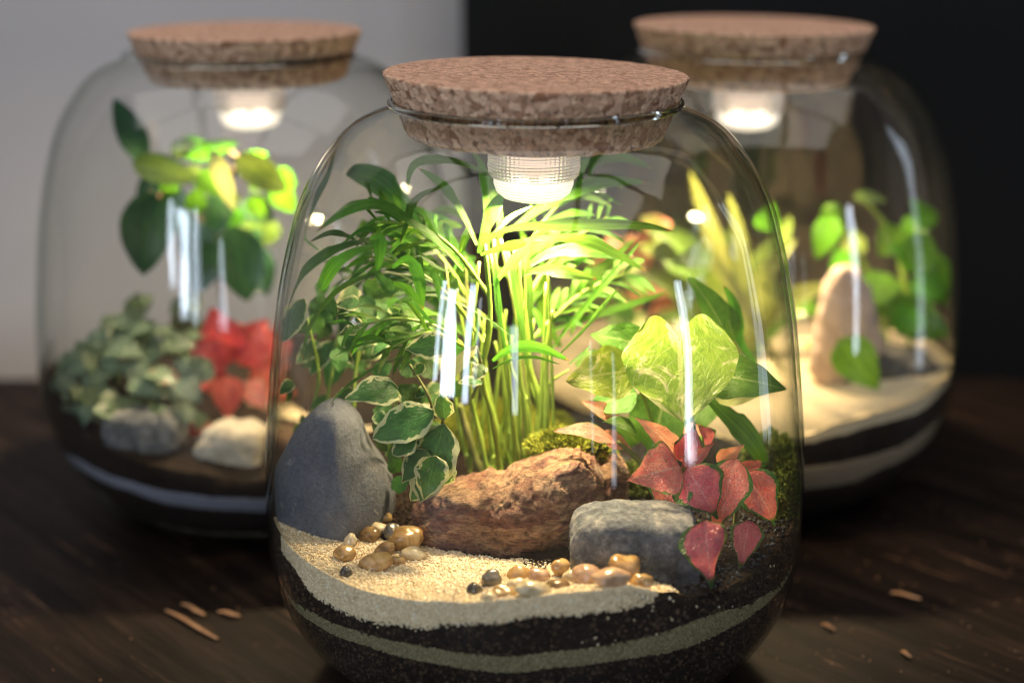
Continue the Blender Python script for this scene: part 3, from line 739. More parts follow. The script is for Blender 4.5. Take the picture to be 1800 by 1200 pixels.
PL=[(713,948,58,52,'amber','large round amber pebble against the left end of the brown stone',10,0),
(662,988,60,34,'amber','glossy flat orange-brown pebble lying foremost in the left pebble group',8,0),
(606,973,40,32,'amber','olive amber round pebble at the left end of the left pebble group',0,0),
(616,951,24,30,'cream','small upright cream pebble beside the tall grey stone',-30,.0),
(650,941,44,30,'brown','wet brown pebble between the small cream pebble and large amber one',20,0),
(663,930,40,22,'cream','flat pale pebble resting behind the wet brown pebble',10,.002),
(727,973,46,26,'cream','cream oval pebble in front of the large amber pebble',-8,0),
(678,966,38,26,'brown','dark brown pebble half hidden behind the orange-brown pebble',25,0),
(676,911,28,24,'amber','small amber pebble topmost beside the tall grey stone',20,.003),
(690,935,30,34,'grey','grey-green pebble tucked left of the large amber pebble',0,.001),
(697,986,34,18,'amber','thin amber pebble right of the glossy orange-brown one',0,0),
(608,1006,24,24,'dark','lone dark seed-like pebble on the left sand',30,0),
(833,1036,27,26,'dark','round near-black pebble on the sand left of the right pebble group',0,0),
(864,1018,38,36,'grey','round grey-brown pebble at the left end of the right pebble group',20,0),
(888,1042,50,24,'amber','elongated yellow-brown pebble in front of the grey-brown pebble',-12,0),
(857,1056,30,16,'cream','small cream chip half sunk near the front glass',0,0),
(912,1008,42,28,'amber','amber pebble touching the foot of the brown stone',0,.0),
(908,1026,34,22,'cream','pale yellow pebble under the amber pebble at the stone foot',0,0),
(936,1046,62,28,'cream','broad cream pebble nearest the front glass in the right group',-6,0),
(948,1012,40,32,'pink','pinkish tan pebble in the middle of the right pebble group',10,0),
(985,997,34,32,'amber','upright amber pebble left of the grey block',0,.002),
(978,1028,46,20,'brown','flat dark brown pebble in the middle of the right group',8,0),
(1033,1012,56,42,'pink','rounded pinkish brown pebble in front of the grey block left edge',0,0),
(1004,1014,30,26,'cream','small pale pebble wedged left of the pinkish brown one',0,0),
(1098,998,62,54,'amber','largest amber pebble in front of the grey block',0,.002),
(1083,1026,66,34,'pink','tan pebble under the largest amber pebble',5,0),
(1126,1024,42,34,'amber','honey coloured pebble right of the tan pebble',0,0),
(1149,995,44,38,'grey','speckled olive-grey pebble leaning on the grey block face',-35,.002)]
for i,(x,y,w_,h_,m_,lb,an,dz) in enumerate(PL): pebble(J1,x,y,w_,h_,PEB[m_],lb,g1,an,i,dz)

# ------------------------------------------------------------------ leaves
def frame(B,T,roll,up=.5):
    L=T-B; l=L.length; t=L/l
    c=((B+T)/2-Vector((0,0,CH))).normalized()*-1
    n=(c*(1-up)+Vector((0,0,1))*up); n=(n-t*n.dot(t)).normalized()
    n=Matrix.Rotation(roll,3,t)@n; return t,n,t.cross(n),l
SH={'point':lambda v:(math.sin(math.pi*v**.56)**1.35) if 0<v<1 else 0,
'oval':lambda v:math.sin(math.pi*min(1,v)**.8)**.75 if 0<v<1 else 0,
'ovate':lambda v:(math.sin(math.pi*v**.62)**.85) if 0<v<1 else 0,
'lance':lambda v:(math.sin(math.pi*v**.75)**1.0) if 0<v<1 else 0}
def leaf(parent,J,b,tp,wpx,mat,shape='oval',roll=0,bend=.12,cup=.18,wave=0,up=.35,nu=8,nv=10,seed=0,name='leaf',curl=0,gh=None):
    B=J.W(*b);T=J.W(*tp); t,n,s_,l=frame(B,T,R(roll),up)
    wd=wpx*depth(B)/F
    vs=[];uv=[];fs=[]
    ph=seed*1.7
    for j in range(nv+1):
        v=j/nv
        if shape=='heart': wv=(math.sin(math.pi*(.18+.82*v)**.9))**.9 if v<1 else .0
        else: wv=SH[shape](v)
        wv=max(wv,.015)
        for i in range(-nu//2,nu//2+1):
            u=i/(nu/2); al=v
            if shape=='heart': al=v-.34*math.sin(math.pi*min(1,abs(u)*.85))*(1-v)**2.2
            p=B+t*(al*l)+s_*(u*wv*wd/2)+n*(bend*l*4*al*(1-al)+cup*abs(u)**1.3*wv*wd/2-curl*l*max(0,al-.5)**2)
            if wave: p+=n*(wave*wd*(math.sin(v*13+ph+u*1.2)*abs(u)**1.5+.5*math.sin(v*23+u*9+ph)*abs(u)*.8))+s_*(wave*.5*wd*math.sin(v*21+ph)*abs(u)*(1 if u>0 else -1))
            p=J.clamp(p)
            if gh: p.z=max(p.z,gh(p.x,p.y)+.0012)
            vs.append(p); uv.append((u*.5+.5,v))
    m=nu+1
    for j in range(nv):
        for i in range(nu): q=j*m+i; fs.append((q,q+1,q+m+1,q+m))
    return mesh(name,vs,fs,mat,parent,uv)
def blade(parent,J,pts,wpx,mat,roll=0,fold=.25,up=.3,n=22,w0=.25,name='leaflet',wave=0):
    P=[J.W(*p) for p in pts]
    # Catmull-Rom
    Q=[]
    m=len(P)-1
    for i in range(n+1):
        f=i/n*m; k=min(int(f),m-1); t=f-k
        p0=P[max(k-1,0)];p1=P[k];p2=P[k+1];p3=P[min(k+2,m)]
        Q.append(.5*((2*p1)+(-p0+p2)*t+(2*p0-5*p1+4*p2-p3)*t*t+(-p0+3*p1-3*p2+p3)*t**3))
    vs=[];uv=[];fs=[]
    us=(-1,-.5,0,.5,1)
    for i,q in enumerate(Q):
        v=i/n; tg=(Q[min(i+1,n)]-Q[max(i-1,0)]).normalized()
        c=(q-Vector((0,0,CH))).normalized()*-1
        nn=c*(1-up)+Vector((0,0,1))*up; nn=(nn-tg*nn.dot(tg)).normalized()
        nn=Matrix.Rotation(R(roll)*(1 if wave==0 else math.cos(v*wave)),3,tg)@nn; sd=tg.cross(nn)
        wv=wpx*depth(q)/F/2*max(.02,(w0+(1-w0)*math.sin(math.pi*min(1,v*1.15)*.5)) if v<.45 else math.cos((v-.45)/.55*math.pi/2)**.85)
        for u in us: vs.append(J.clamp(q+sd*u*wv+nn*(abs(u)*fold*wv))); uv.append((u*.5+.5,v))
    for j in range(n):
        for i in range(4): q=j*5+i; fs.append((q,q+1,q+6,q+5))
    return mesh(name,vs,fs,mat,parent,uv)
def tube(parent,J,pts,r0,r1,mat,name='stem',n=14,sides=8):
    P=[J.clamp(J.W(*p),.006) if len(p)==3 else p for p in pts]; Q=[];m=len(P)-1
    for i in range(n+1):
        f=i/n*m; k=min(int(f),m-1); t=f-k
        p0=P[max(k-1,0)];p1=P[k];p2=P[k+1];p3=P[min(k+2,m)]
        Q.append(.5*((2*p1)+(-p0+p2)*t+(2*p0-5*p1+4*p2-p3)*t*t+(-p0+3*p1-3*p2+p3)*t**3))
    vs=[];fs=[]
    for i,q in enumerate(Q):
        tg=(Q[min(i+1,n)]-Q[max(i-1,0)]).normalized(); a=tg.cross(Vector((0,1,.1))).normalized(); b=tg.cross(a)
        r=r0+(r1-r0)*i/n; r*=(1+.10*math.sin(i*2.1))*(1.35 if i%6==3 else 1)
        for k in range(sides):
            f=2*math.pi*k/sides; vs.append(q+a*math.cos(f)*r+b*math.sin(f)*r)
    for j in range(n):
        for k in range(sides):
            k2=(k+1)%sides; fs.append((j*sides+k,j*sides+k2,(j+1)*sides+k2,(j+1)*sides+k))
    fs.append(tuple(range(sides))); fs.append(tuple(range(n*sides,(n+1)*sides)))
    return mesh(name,vs,fs,mat,parent)

# --- parlour palm
palm=thing('parlour_palm','bright green small palm with strap leaflets under the lamp of the front jar','plant',(J1.x-.01,J1.y+.02,.087))
G,Lt,D=PALM,PALM_L,PALM_D
BL=[ # pts (px,py,dy), width px, mat, roll
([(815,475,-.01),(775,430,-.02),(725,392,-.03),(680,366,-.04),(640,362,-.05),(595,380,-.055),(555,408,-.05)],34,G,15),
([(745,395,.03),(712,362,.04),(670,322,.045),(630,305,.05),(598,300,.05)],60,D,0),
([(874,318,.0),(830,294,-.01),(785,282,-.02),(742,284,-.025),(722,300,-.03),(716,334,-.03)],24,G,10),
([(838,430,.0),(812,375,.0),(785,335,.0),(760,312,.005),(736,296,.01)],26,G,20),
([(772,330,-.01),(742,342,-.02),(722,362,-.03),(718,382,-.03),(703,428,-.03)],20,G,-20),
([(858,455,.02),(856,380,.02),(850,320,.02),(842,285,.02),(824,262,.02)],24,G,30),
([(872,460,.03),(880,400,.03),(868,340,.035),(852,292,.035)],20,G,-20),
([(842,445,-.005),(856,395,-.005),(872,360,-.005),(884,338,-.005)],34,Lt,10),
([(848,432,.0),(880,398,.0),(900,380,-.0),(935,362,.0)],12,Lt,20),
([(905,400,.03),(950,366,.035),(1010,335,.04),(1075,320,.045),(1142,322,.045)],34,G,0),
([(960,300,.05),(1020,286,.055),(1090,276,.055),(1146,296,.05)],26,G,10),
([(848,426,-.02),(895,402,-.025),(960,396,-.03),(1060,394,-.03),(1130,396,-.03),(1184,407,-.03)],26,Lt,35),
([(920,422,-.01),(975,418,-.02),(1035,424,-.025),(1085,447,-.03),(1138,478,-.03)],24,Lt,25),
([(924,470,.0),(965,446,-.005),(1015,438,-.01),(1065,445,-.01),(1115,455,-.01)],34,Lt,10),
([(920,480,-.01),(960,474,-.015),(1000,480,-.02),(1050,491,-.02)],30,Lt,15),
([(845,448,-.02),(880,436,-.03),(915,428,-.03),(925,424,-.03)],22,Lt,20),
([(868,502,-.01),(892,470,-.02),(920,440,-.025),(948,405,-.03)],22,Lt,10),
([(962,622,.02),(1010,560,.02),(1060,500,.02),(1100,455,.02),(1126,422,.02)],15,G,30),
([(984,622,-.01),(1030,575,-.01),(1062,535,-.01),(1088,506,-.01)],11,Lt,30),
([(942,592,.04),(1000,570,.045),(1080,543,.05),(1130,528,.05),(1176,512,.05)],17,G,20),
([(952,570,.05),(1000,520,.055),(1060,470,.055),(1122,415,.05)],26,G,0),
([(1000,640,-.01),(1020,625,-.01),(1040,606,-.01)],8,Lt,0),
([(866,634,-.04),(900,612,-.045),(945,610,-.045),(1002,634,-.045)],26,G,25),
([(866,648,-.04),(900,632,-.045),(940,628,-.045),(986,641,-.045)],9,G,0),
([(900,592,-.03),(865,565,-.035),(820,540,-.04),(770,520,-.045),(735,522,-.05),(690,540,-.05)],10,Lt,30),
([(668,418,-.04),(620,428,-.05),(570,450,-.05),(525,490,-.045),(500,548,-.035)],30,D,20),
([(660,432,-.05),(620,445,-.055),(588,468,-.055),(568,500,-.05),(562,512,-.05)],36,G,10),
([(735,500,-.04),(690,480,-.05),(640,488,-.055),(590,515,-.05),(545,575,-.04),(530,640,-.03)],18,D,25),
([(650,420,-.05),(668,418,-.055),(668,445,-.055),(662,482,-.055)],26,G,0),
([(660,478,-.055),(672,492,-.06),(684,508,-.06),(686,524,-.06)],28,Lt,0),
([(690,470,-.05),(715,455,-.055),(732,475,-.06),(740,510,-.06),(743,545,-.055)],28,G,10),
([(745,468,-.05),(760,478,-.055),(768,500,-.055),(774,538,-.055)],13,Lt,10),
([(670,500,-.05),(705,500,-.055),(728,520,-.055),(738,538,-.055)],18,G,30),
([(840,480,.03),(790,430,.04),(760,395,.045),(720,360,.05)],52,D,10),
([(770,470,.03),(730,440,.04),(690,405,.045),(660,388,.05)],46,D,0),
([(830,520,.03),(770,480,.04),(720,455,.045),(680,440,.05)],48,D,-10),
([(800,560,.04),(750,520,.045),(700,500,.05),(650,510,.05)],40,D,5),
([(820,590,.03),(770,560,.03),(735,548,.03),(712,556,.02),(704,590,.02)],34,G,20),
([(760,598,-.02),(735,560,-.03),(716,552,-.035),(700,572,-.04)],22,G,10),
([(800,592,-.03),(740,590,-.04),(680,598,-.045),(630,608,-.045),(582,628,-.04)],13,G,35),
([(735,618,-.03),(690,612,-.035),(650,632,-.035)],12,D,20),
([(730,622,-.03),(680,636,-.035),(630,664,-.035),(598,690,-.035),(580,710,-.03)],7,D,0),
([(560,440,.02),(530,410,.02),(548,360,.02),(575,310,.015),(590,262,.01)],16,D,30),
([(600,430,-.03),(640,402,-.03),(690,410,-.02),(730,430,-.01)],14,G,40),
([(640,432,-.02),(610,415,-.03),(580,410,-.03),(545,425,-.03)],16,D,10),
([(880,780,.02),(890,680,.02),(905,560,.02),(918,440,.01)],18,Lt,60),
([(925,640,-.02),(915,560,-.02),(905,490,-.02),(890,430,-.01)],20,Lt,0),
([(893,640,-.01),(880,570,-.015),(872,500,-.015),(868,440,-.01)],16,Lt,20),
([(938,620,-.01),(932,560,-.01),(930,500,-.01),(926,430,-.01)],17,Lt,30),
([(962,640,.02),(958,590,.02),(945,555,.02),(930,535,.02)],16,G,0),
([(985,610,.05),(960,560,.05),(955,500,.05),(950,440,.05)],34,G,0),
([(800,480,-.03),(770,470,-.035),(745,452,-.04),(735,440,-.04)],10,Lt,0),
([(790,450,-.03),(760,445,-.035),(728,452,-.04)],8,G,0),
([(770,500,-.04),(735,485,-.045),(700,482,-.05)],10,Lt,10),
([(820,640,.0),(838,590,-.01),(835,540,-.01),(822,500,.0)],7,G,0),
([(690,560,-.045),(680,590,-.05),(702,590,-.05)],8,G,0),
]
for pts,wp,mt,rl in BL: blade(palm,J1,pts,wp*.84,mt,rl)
rng=random.Random(21)
for i in range(34):   # inner leaflets that fill the crown
    x=rng.gauss(770,70); y=rng.uniform(380,620); an=rng.uniform(150,250) if x<840 else rng.uniform(-60,60)
    l=rng.uniform(50,110); dy=rng.uniform(.01,.075)
    ex=x+math.cos(R(an))*l; ey=y-math.sin(R(an))*l*.7+rng.uniform(-10,20)
    if x>900: continue
    blade(palm,J1,[(x,y,dy),((x+ex)/2,(y+ey)/2-16,dy+.004),(ex,ey+10,dy+.006)],rng.uniform(9,22),rng.choice((D,D,G)),rng.uniform(-35,35),n=12)
for i in range(12):
    x=rng.uniform(900,1010); y=rng.uniform(440,600); an=rng.uniform(15,75); l=rng.uniform(60,120); dy=rng.uniform(.03,.07)
    blade(palm,J1,[(x,y,dy),(x+math.cos(R(an))*l*.5,y-math.sin(R(an))*l*.5-8,dy),(x+math.cos(R(an))*l,y-math.sin(R(an))*l+6,dy)],rng.uniform(12,24),rng.choice((Lt,G,G)),rng.uniform(-35,35),n=12)
ST=[([(858,835,-.0),(842,760,-.0),(826,680,.0),(830,580,.0),(842,460,.0)],8),([(880,838,-.01),(868,740,-.01),(848,660,-.01),(862,560,-.01),(852,430,-.01)],9),
([(905,830,.0),(903,740,.0),(890,650,.0),(882,560,.0),(860,440,.0)],8),([(912,822,.01),(922,740,.01),(918,640,.01),(905,540,.01),(880,420,.01)],9),
([(928,820,.0),(926,730,.0),(912,640,.0),(915,520,.0),(908,430,.0)],8),([(955,790,.01),(948,700,.01),(930,640,.01),(926,540,.01),(925,420,.01)],10),
([(958,785,.0),(962,700,.0),(960,640,.0),(966,580,.0),(972,545,.0)],8),([(893,760,.02),(885,650,.02),(876,540,.02),(868,420,.02)],8),
([(820,800,.01),(806,740,.01),(800,680,.01),(810,600,.01)],7),([(847,838,.01),(828,780,.01),(808,710,.01)],12),
([(938,810,.02),(945,720,.02),(930,660,.02),(938,560,.02)],7),([(960,700,.0),(968,672,.0),(1000,650,.0)],5),([(868,825,.02),(880,760,.02),(892,700,.02),(870,600,.02)],7),
([(925,700,.0),(900,650,.0),(890,600,.0)],5),([(900,840,.02),(885,780,.02),(866,720,.02),(850,620,.02)],8),([(836,820,.03),(850,700,.03),(820,600,.03),(800,500,.03)],6)]
for p,wp in ST: tube(palm,J1,p,wp*.00014*1.25,wp*.00014*.8,STEM if rng.random()<.8 else STEMB)

# feathery fronds: a thin rachis with narrow leaflets on both sides
rf_=random.Random(42)
FR=[([(848,600,.0),(790,520,-.01),(720,470,-.02),(650,450,-.03)],9,D),([(850,580,.03),(790,470,.03),(720,400,.03),(650,350,.03)],9,G),([(842,640,-.02),(780,580,-.03),(700,560,-.04),(620,575,-.04)],8,G),
([(855,560,.04),(770,500,.045),(690,480,.05),(600,490,.05)],9,D),([(860,520,.0),(800,440,-.01),(740,400,-.02),(660,390,-.03)],8,G),
([(905,560,.03),(960,470,.04),(1010,420,.04),(1070,380,.045)],8,Lt),([(915,620,.02),(970,560,.03),(1030,510,.03),(1100,480,.035)],8,Lt),
([(850,640,.0),(800,600,-.03),(750,585,-.04),(690,610,-.045)],7,G),([(900,520,.04),(930,430,.04),(980,360,.045),(1040,310,.05)],7,G)]
for pts,nl,mt in FR:
    tube(palm,J1,pts,.0010,.0006,STEM)
    for k in range(nl):
        f=.30+.68*k/(nl-1); m_=len(pts)-1; a_=min(int(f*m_),m_-1); t_=f*m_-a_
        x,y,dy=[pts[a_][c]+(pts[a_+1][c]-pts[a_][c])*t_ for c in range(3)]
        ang=math.atan2(-(pts[a_+1][1]-pts[a_][1]),pts[a_+1][0]-pts[a_][0])
        for sd_ in (-1,1):
            an=ang+sd_*R(rf_.uniform(28,50)); l=rf_.uniform(58,100)*(1.1-.35*f)
            ex,ey=x+math.cos(an)*l,y-math.sin(an)*l*.85+rf_.uniform(4,22)
            blade(palm,J1,[(x,y,dy),((x+ex)/2,(y+ey)/2-rf_.uniform(4,12),dy+rf_.uniform(-.006,.006)),(ex,ey,dy+rf_.uniform(-.012,.012))],rf_.uniform(9,15),mt if rf_.random()<.7 else rf_.choice((G,D,Lt)),rf_.uniform(-45,45),n=12)
for i in range(16):
    x=rf_.uniform(800,975); x2=x+rf_.uniform(-45,30); y2=rf_.uniform(430,640); d_=rf_.uniform(-.01,.045)
    tube(palm,J1,[(x,rf_.uniform(800,838),d_),((x*2+x2)/3+rf_.uniform(-5,5),740,d_),(x2,y2,d_)],rf_.uniform(.0008,.0013),.0006,STEM if rf_.random()<.75 else STEMB)

# --- variegated creeping fig
fig=thing('creeping_fig','small-leaved variegated creeper with cream leaf edges beside the tall grey stone','plant',(-.045,.63,.087))
FL=[((700,684,-.04),(606,702,-.055),64,FIG,20),((762,722,-.05),(654,772,-.06),70,FIG,0),((782,744,-.05),(738,884,-.062),88,FIG,5),
((752,792,-.058),(706,848,-.064),52,FIG,10),((772,812,-.055),(722,880,-.06),50,FIG,-10),((782,736,-.045),(774,690,-.05),38,FIG,0),
((786,604,-.05),(711,614,-.055),50,FIG,0),((838,608,-.05),(776,682,-.06),30,PALE,30),((738,708,-.03),(700,676,-.035),36,FIG_G,0),
((720,690,-.02),(740,730,-.025),36,FIG_G,0),((850,640,-.03),(835,668,-.035),28,FIG,10),((848,672,-.03),(805,672,-.035),22,FIG,30),
((790,690,-.02),(830,668,-.025),30,FIG_G,20),((700,640,-.02),(740,655,-.02),34,FIG_G,10),((690,790,-.02),(655,745,-.03),38,FIG_G,0),
((700,830,-.02),(684,790,-.025),30,FIG_G,0),((690,860,-.03),(722,838,-.035),30,FIG_G,0),((770,655,-.01),(730,640,-.01),34,FIG_G,0),
((622,500,.03),(596,590,.02),40,FIG,0),((535,525,.0),(496,602,-.005),44,FIG,10),((588,598,.03),(545,660,.02),38,FIG,20),((598,585,.03),(642,662,.02),54,FIG_G,0),
((600,560,.03),(560,545,.03),40,FIG_G,0),((640,540,.04),(668,565,.04),34,FIG_G,0),((640,520,.04),(690,520,.04),36,FIG_G,0),((570,520,.02),(545,560,.02),30,FIG_G,0),
((660,570,.03),(690,600,.03),36,FIG_G,0),((530,745,.04),(512,760,.03),18,FIG,0),((540,735,.04),(515,740,.04),16,FIG,0),((655,660,.0),(690,640,.0),30,FIG_G,0),
((745,640,-.03),(725,660,-.03),22,FIG,0),((778,852,-.05),(790,800,-.052),40,FIG,0),((690,730,-.02),(655,720,-.02),40,FIG_G,0),((765,800,-.062),(745,878,-.066),62,FIG,-12),((730,770,-.058),(690,800,-.062),44,FIG,15),((810,640,-.03),(790,600,-.035),34,FIG_G,0),((740,560,.0),(700,600,-.01),40,FIG_G,0),((600,620,.04),(575,680,.04),36,FIG_G,10),((655,600,.04),(625,640,.04),40,FIG_G,0),((560,600,.03),(520,640,.02),34,FIG,0)]
for i,(b,t_,wp,mt,rl) in enumerate(FL): leaf(fig,J1,b,t_,wp,mt,'oval' if i%3 else 'ovate',rl,.06,.12,.05,.15,8,12,seed=i)
for p in ([(770,860,-.04),(775,760,-.04),(790,690,-.04),(800,620,-.045)],[(572,770,.02),(576,700,.02),(590,620,.02),(600,540,.03)],[(620,745,.02),(625,655,.02),(640,560,.03)],
 [(730,800,-.03),(760,720,-.03),(720,640,-.03)],[(680,800,-.02),(690,740,-.03),(700,690,-.04)],[(830,700,-.02),(845,650,-.02),(838,610,-.03)],[(545,740,.02),(560,660,.02),(540,560,.0)]):
    tube(fig,J1,p,.0009,.0006,STEM if p[0][0]<700 else STEMB)

for i in range(34):
    x=rf_.gauss(690,85); y=rf_.uniform(520,760); an=R(rf_.uniform(180,350)); l=rf_.uniform(30,54); dy=rf_.uniform(-.035,.03)
    if x<560 or x>850: continue
    leaf(fig,J1,(x,y,dy),(x+math.cos(an)*l,y-math.sin(an)*l*.8,dy-.004),l*.66,FIG if rf_.random()<.45 else FIG_G,'ovate',rf_.uniform(-35,35),.08,.14,.05,.15,8,10,seed=i+90)
for i in range(26):
    x=rf_.uniform(505,700); y=rf_.uniform(470,690); an=R(rf_.uniform(200,340)); l=rf_.uniform(34,58); dy=rf_.uniform(-.01,.045)
    leaf(fig,J1,(x,y,dy),(x+math.cos(an)*l,y-math.sin(an)*l*.8,dy-.004),l*.62,FIG if rf_.random()<.4 else FIG_G,'ovate',rf_.uniform(-35,35),.08,.14,.05,.15,8,10,seed=i+140)
# --- arrowhead plant
arr=thing('arrowhead_plant','lime heart-leaved plant with a large crinkled leaf on the right of the front jar','plant',(J1.x+.065,J1.y,.088))
leaf(arr,J1,(1194,596,-.03),(1200,742,-.06),200,HEART,'heart',0,.05,.10,.018,.15,20,22,seed=1)
AL=[((1135,606,-.0),(1038,588,-.0),64,HEART_G,'ovate',0),((1112,650,-.02),(995,670,-.03),96,HEART,'ovate',0),((1120,690,-.02),(1035,720,-.02),70,HEART_G,'ovate',20),
((1090,600,.03),(1130,680,.02),100,HEART_G,'ovate',0),((1232,655,-.02),(1382,684,-.04),86,HEART_G,'ovate',-8),((1272,580,.02),(1210,486,.02),54,HEART_G,'ovate',25),
((1290,600,.03),(1262,520,.03),44,HEART_G,'lance',30),((1170,688,.0),(1145,800,-.01),112,HEART_G,'ovate',0),((1240,690,.01),(1208,775,.0),70,HEART_G,'ovate',10),
((1250,700,-.01),(1345,690,-.02),30,PALE,'lance',30),((1225,640,-.0),(1250,700,-.01),90,HEART_G,'ovate',20),((1160,760,.0),(1190,790,.0),70,HEART_G,'ovate',0),
((1120,780,.02),(1085,730,.02),60,HEART_G,'ovate',0),((1060,640,.02),(1010,640,.02),50,HEART_G,'ovate',0)]
for i,(b,t_,wp,mt,sh,rl) in enumerate(AL): leaf(arr,J1,b,t_,wp,mt,sh,rl,.07,.14,.03,.15,10,14,seed=i+3)
blade(arr,J1,[(1236,690,-.01),(1275,730,-.015),(1320,778,-.015),(1352,830,-.01)],52,G,-20,fold=.3)
blade(arr,J1,[(1330,640,.03),(1300,600,.035),(1290,540,.035),(1270,500,.03)],26,G,20)
for p in ([(1180,850,.0),(1185,760,-.0),(1195,660,-.02),(1193,596,-.03)],[(1190,850,.01),(1170,740,.01),(1135,606,.0)],[(1200,850,.0),(1215,740,.0),(1232,655,-.02)],[(1210,850,.01),(1250,700,.02),(1272,580,.02)],[(1170,850,.0),(1140,720,-.01),(1110,650,-.02)]):
    tube(arr,J1,p,.0013,.0008,STEM)

# --- red nerve plant
fit=thing('nerve_plant','pink-red veined plant with pointed leaves between grey block and right glass','plant',(J1.x+.075,J1.y-.04,.088))
RL=[((1082,778,-.03),(972,756,-.04),42,FITP,'lance',30),((1090,742,-.02),(1020,704,-.025),34,FITP,'lance',10),((1192,806,-.05),(1108,728,-.055),54,FITP,'point',20),
((1206,815,-.05),(1222,742,-.05),66,FITR,'point',0),((1200,820,-.055),(1260,775,-.055),30,FITP,'point',20),((1196,820,-.06),(1098,846,-.07),100,FITP,'point',-5),
((1188,836,-.06),(1158,908,-.065),84,FITR,'point',0),((1208,822,-.06),(1262,912,-.068),100,FITR,'point',5),((1296,806,-.055),(1250,945,-.065),84,FITR,'point',0),
((1280,830,-.03),(1348,810,-.03),30,FITR,'lance',20),((1308,830,-.05),(1364,925,-.052),84,FITR,'point',-10),((1240,915,-.094),(1252,1036,-.106),100,FITR,'point',8),
((1318,915,-.07),(1300,1004,-.086),60,FITR,'point',0),((1120,760,-.03),(1060,740,-.035),38,HEART_G,'lance',40),((1150,770,-.03),(1190,800,-.04),40,FIG_G,'point',20),
((1260,812,-.04),(1310,780,-.04),34,FITP,'point',20),((1250,780,-.03),(1225,745,-.03),40,FITR,'point',30),((1200,760,-.02),(1245,755,-.02),30,FITP,'lance',0),
((1060,760,-.02),(1110,790,-.03),34,FITP,'lance',20),((1230,820,-.055),(1290,880,-.05),60,FITR,'point',30)]
for i,(b,t_,wp,mt,sh,rl) in enumerate(RL): leaf(fit,J1,b,t_,wp,mt,sh,rl,.10,.16,.035,.22,10,14,seed=i+30,curl=.1,gh=g1)
for p in ([(1195,960,-.05),(1200,880,-.05),(1200,820,-.055)],[(1290,970,-.05),(1295,880,-.05),(1300,808,-.05)],[(1160,900,-.04),(1130,820,-.03),(1085,775,-.03)],[(1245,960,-.06),(1235,930,-.07),(1228,915,-.075)]):
    tube(fit,J1,p,.0013,.0009,STEMB)

# --- moss
def moss(J,px,py,w_,h_,dy,mat,label,n,seed,hf,size=.0032,dep=None):
    rng=random.Random(seed); c=J.W(px,py,dy); k=depth(c)/F; a=w_/2*k; b=h_/2*k; d=dep or a*.7
    vs=[];fs=[]
    for i in range(n):
        th=rng.uniform(0,2*math.pi); ph=math.acos(rng.uniform(-.3,1)); q=Vector((math.cos(th)*math.sin(ph),math.sin(th)*math.sin(ph),math.cos(ph)))
        rr=rng.uniform(.72,1.0)*(1+.25*noise.noise(q*2.5+Vector((seed,0,0))))
        p=J.clamp(c+Vector((q.x*a,q.y*d,q.z*b))*rr,.005)
        for s_ in range(6):
            dr=(q+Vector((rng.uniform(-1,1),rng.uniform(-1,1),rng.uniform(-.6,1)))*.9).normalized()
            sd=dr.cross(Vector((rng.uniform(-1,1),rng.uniform(-1,1),rng.uniform(-1,1)))).normalized()*size*.13
            L=size*rng.uniform(.6,1.3); i0=len(vs); e=dr*L; m=dr*L*.55+Vector((0,0,-L*.05))
            vs+= [p,p+m+sd,p+e,p+m-sd]; fs+=[(i0,i0+1,i0+2),(i0,i0+2,i0+3)]
    # solid cushion under the shoots
    o=mesh('moss',vs,fs,mat,smooth=False,origin=(c.x,c.y,c.z-b)); tag(o,label,'moss',kind='stuff')
    bm=bmesh.new(); bmesh.ops.create_icosphere(bm,subdivisions=4,radius=1)
    vv=[J.clamp(c+Vector((v.co.x*a*.86,v.co.y*d*.86,v.co.z*b*.86))*(1+.25*noise.noise(v.co*2.5+Vector((seed,0,0)))),.006) for v in bm.verts]
    ff=[[v.index for v in f.verts] for f in bm.faces]; bm.free()
    cu=mesh('cushion',vv,ff,mat,o)
moss(J1,1000,786,140,56,-.012,MOSS,'yellow-green moss tuft on top behind the long brown stone',1500,1,g1)
moss(J1,880,770,260,110,.085,MOSS,'olive moss cushion behind the palm stems at the back',2600,2,g1,dep=.025)
moss(J1,1372,860,120,170,.0,MOSSD,'dark green moss mound against the right glass of the front jar',4200,3,g1,dep=.045)
moss(J1,1110,850,70,70,.01,MOSSD,'small dark moss patch between brown chunk and pink plant',700,4,g1)
moss(J1,700,850,150,70,.05,MOSSD,'dark moss patch behind the tall grey stone',1200,5,g1,dep=.03)
moss(J3,1180,690,230,90,.02,MOSS,'blurred moss hump on the left side of the right rear jar',1200,6,g3,.004)
moss(J2,270,700,330,90,.01,MOSSD,'blurred moss bed under the plants of the left rear jar',1400,7,g2,.004)

